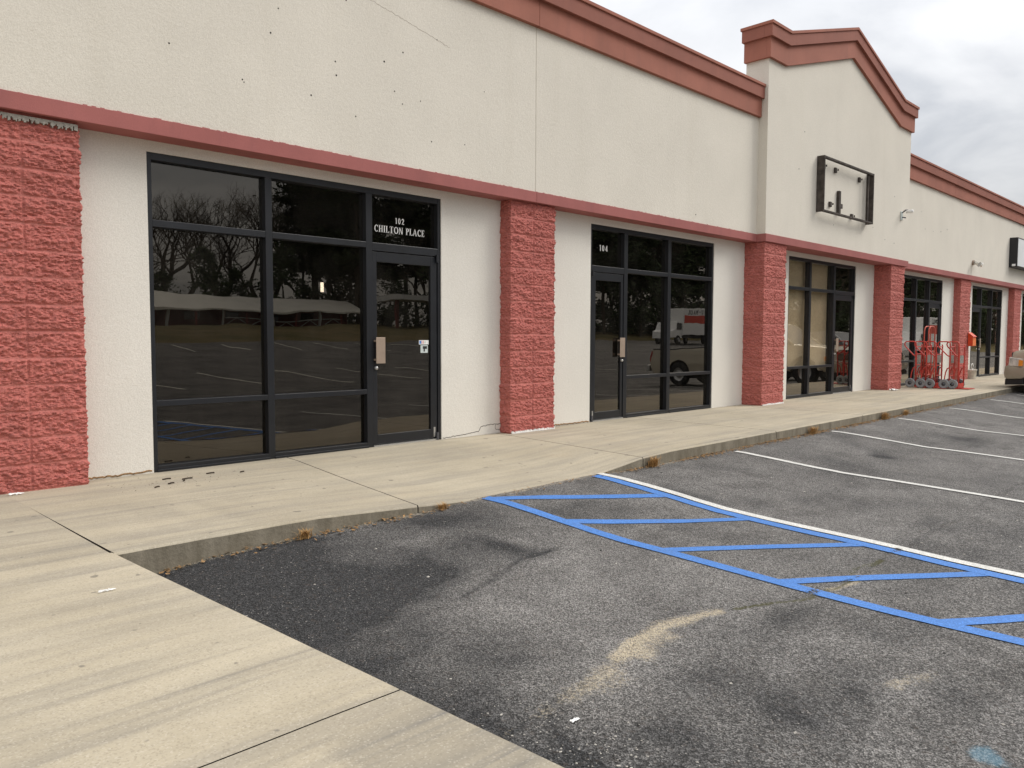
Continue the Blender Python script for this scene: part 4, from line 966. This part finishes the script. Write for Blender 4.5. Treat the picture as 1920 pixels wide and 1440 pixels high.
gs = suv('pickup_truck', 'gold pickup truck nosed up to the kerb at the right edge, amber lamp showing', M['gold'], M['golddk'], 6.2, .95, True)
ground_pose(gs, GX, 5.06, R(90), 6.2); gs.scale = (1,1,1.09)
c2 = suv('parked_car', 'silver car parked beyond the gold pickup, mirrored in the third shop door', M['silver'], M['silver'])
ground_pose(c2, 27.6, 4.7, R(90), 4.7)
c3 = suv('parked_car', 'red car out in the lot, mirrored in the fifth shop front', M['redcar'], M['redcar'])
ground_pose(c3, 79, -9, R(180), 4.7)
def box_truck(label):
    t = thing('box_truck', label, 'box truck', group='white rental trucks across the lot'); L = 7.2
    m = MB(); m.box(-1.15,1.15,1.7,L,.85,3.35); m.build('cargo_box', M['truckwhite'], t, bevel=.03)
    for s in (-1,1):
        m = MB(); m.box(min(s*1.152,s*1.158),max(s*1.152,s*1.158),1.9,L-1.75,1.95,2.70); m.build('red_stripe', M['truckorange'], t)
        m = MB(); m.box(min(s*1.152,s*1.158),max(s*1.152,s*1.158),L-1.7,L-.15,1.7,3.2); m.build('blue_panel', M['truckblue'], t)
    # lettering on both flanks
    for s in (-1,1):
        q = MB(); stroke_text(q, 'U-HAUL', 0, 0, .40, 0, False, 1.15, .006, .22, 1.25)
        o = q.build('side_lettering', M['black'], t)
        o.rotation_euler = (0,0,R(90 if s > 0 else -90)); o.location = (s*1.16, 2.3 if s > 0 else 5.2, 2.80)
    cb_ = car_body([(.0,.55)]+arch(.95,.45,.55)+[(1.75,.55),(1.75,2.05),(1.55,2.1),(.98,2.05),(.62,1.35),(.05,1.2)], 1.0, lambda f, z: 1-.12*max(0,(z-1.3)/.8)).build('cab', M['truckwhite'], t)
    for s in (-1,1): m = MB(); m.prism([(.80,1.35),(1.60,1.35),(1.58,1.92),(1.05,1.92)], 'x', s*.93, s*.99); m.build('cab_window', M['carglass'], t)
    m = MB(); m.box(-.9,.9,.1,L-.1,.55,.85); m.build('chassis', M['black'], t)
    for s in (-1,1): wheel(t, s*.92, .95, .40); wheel(t, s*.98, L-1.6, .40)
    return t
bt = box_truck('white and red rental box truck far across the lot, mirrored in the second shop front'); ground_pose(bt, 60.2, -27, R(180), 7.2)
bt2 = dup(bt, 'white and red rental box truck mirrored in the fourth shop front'); ground_pose(bt2, 70.5, -9.5, R(180), 7.2)

# ------------------------------------------------------------------ across the street: shop, trees (what the panes mirror)
SH = thing('roadside_shop', 'low red shop with long pale metal roof across the lot, mirrored in the panes', 'building', (46,-72,2.3))
m = MB(); m.box(-13,13,-8,-4,0,2.3); m.build('wall', M['shopred'], SH)
m = MB(); m.prism([(.8,1.9),(-6,3.75),(-12.5,2.2),(-12.5,2.05),(-6,3.55),(.8,1.7)], 'x', -14, 14); m.build('roof', M['roofm'], SH)
m = MB(); m.prism([(-.2,1.7),(-6,3.5),(-11.8,1.95)], 'x', -13.6, -13.4); m.build('gable_end', M['woodw'], SH)
for k in range(9):
    m = MB(); m.box(-12.6+3.1*k,-12.4+3.1*k,.2,.4,0,1.85); m.build('porch_post', M['shopred'] if k % 2 else M['woodw'], SH)
for k in range(5):
    m = MB(); a = -6+3.1*k; m.box(a,a+3.0,.28,.34,.75,.85)
    m.tube([(a,.3,0),(a+1.5,.3,.75)], .04, 5); m.tube([(a+3,.3,0),(a+1.5,.3,.75)], .04, 5); m.build('porch_rail', M['woodw'], SH)
for k in range(4):
    m = MB(); m.box(-9+5*k,-7.2+5*k,-4,-3.94,.8,1.7); m.build('window', M['carglass'], SH)
CN = thing('canopy', 'flat white canopy on red posts beside the roadside shop', 'canopy', (63,-66,2.0))
m = MB(); m.box(-5,5,-3,3,3.6,4.3); m.build('deck', M['truckwhite'], CN)
for x in (-3.5,3.5):
    m = MB(); m.box(x-.15,x+.15,-.15,.15,0,3.6); m.build('post', M['shopred'], CN)

def leaf_cloud(mb, pts, size, rnd, mi=0, flat=.6):
    for p in pts:
        a = Vector((rnd.gauss(0,1),rnd.gauss(0,1),rnd.gauss(0,1)*flat)).normalized(); b = a.cross(Vector((rnd.gauss(0,1),rnd.gauss(0,1),rnd.gauss(0,1)))).normalized()
        s = size*rnd.uniform(.6,1.4); p = Vector(p)
        mb.add([p-a*s-b*s*.35, p+a*s-b*s*.25, p+a*s*.8+b*s*.4, p-a*s*.9+b*s*.3], [(0,1,2,3)], mi)
def bare_tree(seed, H, leafy=0):
    rnd = random.Random(seed); tr = MB(); cr = MB(); tips = []
    def grow(p, d, L_, r_, k):
        n = 3; pts = [p]; q = p
        for i in range(n):
            d = (d+Vector((rnd.gauss(0,.13),rnd.gauss(0,.13),rnd.gauss(0,.10)+.05))).normalized(); q = q+d*L_/n; pts.append(q)
        (tr if k < 2 else cr).tube(pts, r_, 6 if k < 2 else 3, 0, False, r_*.62)
        if k >= 6: tips.append(q); return
        for j in range(3):
            ax = Vector((rnd.gauss(0,1),rnd.gauss(0,1),rnd.gauss(0,.4))).normalized()
            nd = (d*.75+ax*rnd.uniform(.45,.75)).normalized(); s = pts[-1] if j < 2 else pts[-2]
            grow(s, nd, L_*rnd.uniform(.58,.80), r_*.58, k+1)
    grow(Vector((0,0,-.2)), Vector((0,0,1)), H*.30, H*.018, 0)
    lm = MB()
    if leafy: leaf_cloud(lm, [t_+Vector((rnd.gauss(0,.3),)*3) for t_ in tips for _ in range(leafy)], .13, rnd)
    return tr, cr, lm
def pine_tree(seed, H):
    rnd = random.Random(seed); tr = MB(); cr = MB()
    tr.tube([(0,0,-.3),(rnd.gauss(0,.1),rnd.gauss(0,.1),H*.5),(rnd.gauss(0,.2),rnd.gauss(0,.2),H)], H*.014, 8, 0, False, .05)
    for i in range(34):
        z = H*(.30+.70*(i/33)); rad = H*.29*(1.05-(z/H))**.6*rnd.uniform(.5,1.1); a = rnd.uniform(0,6.28)
        e = Vector((math.cos(a)*rad, math.sin(a)*rad, z+rnd.uniform(-.2,.9))); tr.tube([(0,0,z),e], .05, 4, 0, False, .02)
        for c in range(6):
            ctr = Vector((0,0,z)).lerp(e, .35+.65*c/4); leaf_cloud(cr, [ctr+Vector((rnd.gauss(0,.75),rnd.gauss(0,.75),rnd.gauss(0,.38))) for _ in range(46)], .30, rnd)
    return tr, cr
def bush_tree(seed, H):
    rnd = random.Random(seed); tr = MB(); cr = MB(); tr.tube([(0,0,-.2),(0,0,H*.6)], .16, 7, 0, False, .06)
    for i in range(46):
        a = rnd.uniform(0,6.28); t_ = rnd.uniform(.12,1); rad = H*.34*math.sin(math.pi*min(1,.22+.72*t_))*rnd.uniform(.3,1)
        c = Vector((math.cos(a)*rad, math.sin(a)*rad, H*t_)); leaf_cloud(cr, [c+Vector((rnd.gauss(0,.4),rnd.gauss(0,.4),rnd.gauss(0,.35))) for _ in range(75)], .20, rnd)
    return tr, cr
def gz(x, y): return float(np.interp(-y, [-20,-6,10,30,34,40,68,120,400], [-.5,-.9,-.9,.25,.78,1.35,2.4,3.5,6]))
protos = {}
for k, (f, lab) in enumerate(((lambda: bare_tree(3,17), 'tall bare tree behind the roadside shop'), (lambda: bare_tree(8,14), 'leafless tree of the far tree line'),)):
    tr, cr, lm = f(); t = thing('bare_tree', lab, 'tree', group='bare trees across the lot'); tr.build('trunk', M['bark'], t, recalc=False); cr.build('crown', M['bark'], t, recalc=False); protos['b%d' % k] = t
for k, H in enumerate((26, 21)):
    tr, cr = pine_tree(20+k, H); t = thing('pine_tree', 'tall dark pine of the tree line across the lot', 'tree', group='pines across the lot'); tr.build('trunk', M['bark'], t, recalc=False); cr.build('crown', M['needles'], t, recalc=False); protos['p%d' % k] = t
tr, cr = bush_tree(31, 9); t = thing('evergreen_tree', 'round dark evergreen before the tree line across the lot', 'tree', group='evergreens across the lot'); tr.build('trunk', M['bark'], t, recalc=False); cr.build('crown', M['leaf'], t, recalc=False); protos['e0'] = t
tr, cr, lm = bare_tree(14, 6, 5); t = thing('young_tree', 'young tree with fresh pale green leaves near the lot edge', 'tree', group='young trees at the lot edge'); tr.build('trunk', M['bark'], t, recalc=False); cr.build('twigs', M['bark'], t, recalc=False); lm.build('crown', M['spring'], t, recalc=False); protos['y0'] = t
spots = [('b0',34,-92,1),('b1',41,-90,1),('b0',48,-93,1.05),('b1',55,-90,1.1),('b1',29,-88,.9),('b0',24,-95,.95),('b1',37,-100,1.2),('b0',44,-101,1.1),('e0',43,-84,1.0),('e0',48,-85,.8),('e0',38.5,-85,.7),
         ('p0',61,-88,1.05),('p1',66,-86,1.1),('b0',71,-90,1.2),('p0',76,-86,1.0),('b1',58,-96,1.3),('p1',72,-78,1.05),('p0',82,-80,1.0),('e0',66,-76,.9),('e0',74,-70,1.0),('b0',80,-72,1.0),('p1',80,-62,1.0),('y0',71,-52,1),
         ('p0',86,-60,1),('e0',70,-47,1.0),('p1',73,-44,.8),('p0',80,-46,.8),('e0',78,-42,1.1),('b1',84,-44,1.0),('e0',86,-41,1.2),('p1',90,-44,.9),('p0',96,-42,.9),('e0',94,-39,1.1),('p1',102,-41,.9),('e0',103,-37,1.1),('p0',110,-39,.8),('b0',108,-35,.9),
         ('e0',114,-35,1.1),('p1',120,-36,.9),('p0',128,-35,.9),('e0',124,-32,1.1),('p1',136,-33,.9),('e0',134,-29,1.1),('b1',142,-30,1.2),('p0',146,-31,.9),('e0',152,-27,1.2),('p1',158,-28,.9),('b0',162,-26,1.0),('p0',170,-27,.9),('e0',172,-23,1.2),('p1',184,-24,.9),('p0',196,-23,.9),('e0',190,-20,1.2),('b1',205,-20,1.1),
         ('y0',88,-33,1.1),('y0',62,-58,1.0),('p0',62,-78,1.1),('p1',68,-95,1.25),('p0',90,-72,1.1)]
spots = [(k, x, y, s*(1.38 if (k[0] == 'b' and x < 60) else 1.0)) for k, x, y, s in spots]
spots += [('b1',26,-98,1.4),('b0',31,-100,1.35),('b1',45,-97,1.45),('b0',52,-98,1.5),('e0',54,-84,1.1),('b1',63,-92,1.5),('b0',68,-93,1.5)]
for i_ in range(46):
    u_ = i_/45; x_ = 62+165*u_**1.15; y_ = float(np.interp(x_, [60,72,90,130,205,230], [-93,-66,-52,-41,-28,-25]))-3.0*(i_ % 3)
    spots.append((('p0','e0','p1','b0','e0','p1')[i_ % 6], x_, y_, (.95+.35*((i_*7) % 5)/5)*(1.45 if i_ % 6 in (1,4) else 1)))
seen = set()
rnd = random.Random(99)
for k, x, y, s in spots:
    o = protos[k] if k not in seen else dup(protos[k]); seen.add(k)
    o.location = (x, y, gz(x, y)); o.rotation_euler = (0, 0, rnd.uniform(0, 6.28)); o.scale = (s, s, s*rnd.uniform(.92,1.08))
BR = MB(); rb = random.Random(5)
for _ in range(22000):
    u = rb.uniform(0,1); x = 20+190*u**1.1; yy = np.interp(x, [20,60,72,90,130,205], [-98,-96,-60,-47,-37,-24])
    leaf_cloud(BR, [(x+rb.gauss(0,1), yy+rb.gauss(0,1.5)-1, gz(x,yy)+abs(rb.gauss(0,1.6)))], .30, rb)
br = BR.build('undergrowth', M['leaf'], None, recalc=False); tag(br, 'dark undergrowth along the far tree line', 'undergrowth', kind='stuff')

# ------------------------------------------------------------------ small things on the ground
rs = random.Random(77)
def tuft(x, y, h, n, label):
    t = MB()
    for _ in range(n):
        a = rs.uniform(0,6.28); l = h*rs.uniform(.5,1.1); sp = rs.uniform(.1,.75); bx, by = rs.gauss(0,h*.28), rs.gauss(0,h*.12); w = .0022
        p0 = Vector((bx,by,0)); d = Vector((math.cos(a)*sp, math.sin(a)*sp*.7-.15, 1)).normalized(); p1 = p0+d*l*.6; p2 = p1+(d+Vector((math.cos(a)*.8,math.sin(a)*.6,-.35))).normalized()*l*.5
        sd = Vector((-math.sin(a),math.cos(a),0))*w
        t.add([p0-sd,p0+sd,p1+sd*.8,p1-sd*.8,p2], [(0,1,2,3),(3,2,4)])
    o = t.build('weed_tuft', M['straw'], None, recalc=False); o.location = (x, y, float(zA(x, y))+.002)
    return tag(o, label, 'weed', 'dry weed tufts along the kerb')
tuft(6.62, float(yc(6.62))-.05, .13, 200, 'thick upright dry weed tuft at the kerb just past the ramp')
tuft(2.62, float(yc(2.62))-.06, .075, 170, 'low orange weed tuft at the kerb nearest the concrete apron')
tuft(3.80, float(yc(3.8))-.06, .07, 110, 'small orange weed tuft where the kerb sinks into the ramp')
tuft(10.45, float(yc(10.45))-.06, .13, 220, 'dry weed tuft at the kerb beside the end of the second white line')
tuft(13.2, float(yc(13.2))-.06, .15, 260, 'dry weed tuft at the kerb below the fourth pillar, nearer one')
tuft(14.2, float(yc(14.2))-.06, .11, 180, 'flat dry weed tuft at the kerb, farthest from the ramp')
# leaf litter and grit caught along the kerb
lt = MB()
for _ in range(5200):
    x = rs.uniform(1.7, 21) if rs.random() < .5 else rs.uniform(6.2, 17)
    if 4.3 < x < 5.7 and rs.random() < .75: continue
    if fbm(np.array([x*1.7]), np.array([.5]), 70)[0] < rs.uniform(.18,.58): continue
    y = float(yc(x))-.015-abs(rs.gauss(0,.05)); s = rs.uniform(.005,.021); a = rs.uniform(0,6.28)
    p = Vector((x, y, float(zA(x,y))+.004+rs.uniform(0,.012))); u = Vector((math.cos(a),math.sin(a),rs.uniform(-.3,.4)))*s; v = Vector((-math.sin(a),math.cos(a),rs.uniform(-.3,.4)))*s*.5
    lt.add([p-u, p+v, p+u, p-v], [(0,1,2,3)])
tag(lt.build('leaf_litter', M['litter'], None, recalc=False), 'brown leaf litter and grit along the foot of the kerb', 'litter', kind='stuff')
# loose stones on the asphalt
def pebble(mb, x, y, z, s, mi):
    a = [Vector((rs.uniform(.6,1.2)*s*dx, rs.uniform(.6,1.2)*s*dy, rs.uniform(.5,.9)*s*dz*.7)) for dx,dy,dz in ((1,0,0),(-1,0,0),(0,1,0),(0,-1,0),(0,0,1),(0,0,-.3))]
    c = Vector((x,y,z)); mb.add([c+q for q in a], [(0,2,4),(2,1,4),(1,3,4),(3,0,4),(2,0,5),(1,2,5),(3,1,5),(0,3,5)], mi)
st = MB()
for _ in range(900):
    r0 = rs.random()
    if r0 < .35: x, y = rs.gauss(2.2,.12), rs.gauss(1.75,.30)
    elif r0 < .6: y = rs.uniform(.6,4.4); x = float(xe(y))+.02+abs(rs.gauss(0,.12))
    else: x, y = rs.uniform(1.6,9), rs.uniform(.3,4.4)
    if x < float(xe(y))+.02 or y > float(yc(x))-.02: continue
    pebble(st, x, y, float(zA(x,y))+.002, rs.choice((.003,.004,.005,.007)) if r0 < .95 else .011, 0 if rs.random() < .55 else 1)
tag(st.build('gravel', [M['stone'], M['dstone']], None, recalc=False), 'loose gravel scattered on the asphalt', 'gravel', kind='stuff')
# bark chips before the first window
ch = MB()
for (x, y, l, a) in ((2.55,6.60,.07,.1),(2.68,6.50,.085,.05),(2.50,6.38,.06,.5),(2.93,6.62,.07,.0),(2.36,6.30,.05,.6),(2.62,6.42,.03,.9),(3.16,6.5,.04,.2)):
    d = Vector((math.cos(a),math.sin(a)*.4,0)); p = Vector((x,y,.006)); ch.tube([p-d*l/2,p+d*.01+Vector((0,.004,.002)),p+d*l/2], .0055, 5)
for _ in range(70):
    x, y = rs.gauss(2.5,.35), rs.gauss(6.5,.14)
    if x > 2.05 and y < 6.95: pebble(ch, x, y, .003, rs.uniform(.003,.006), 0)
tag(ch.build('bark_chips', M['twig'], None, recalc=False), 'dark bark chips scattered below the first window', 'debris', kind='stuff')
def scrap(x, y, z, s, label, squash=1):
    m = MB(); n = 9; g = []
    for i in range(n):
        for j in range(5):
            u, v = i/(n-1)-.5, j/4-.5; g.append((x+u*s, y+v*s*.45*squash, z+.012*s/.08*abs(math.sin(u*7+j)*math.cos(v*5+i*.7))+.003))
    m.add(g, [(i*5+j,(i+1)*5+j,(i+1)*5+j+1,i*5+j+1) for i in range(n-1) for j in range(4)])
    o = m.build('paper_scrap', M['paper'], None); tag(o, label, 'paper', 'paper scraps on the pavement')
scrap(1.215, 3.88, 0, .075, 'small white paper scrap lying on the near concrete apron', .3)
scrap(1.50, 6.74, 0, .10, 'crumpled white scrap at the foot of the big left pillar', .6)
scrap(18.78, 6.52, 0, .28, 'crumpled pale scrap at the foot of the fourth pillar', .9)
scrap(2.30, 1.95, float(zA(2.3,1.95))+.002, .045, 'tiny white scrap among the loose gravel near the apron edge', .8)
bpy.context.view_layer.update()
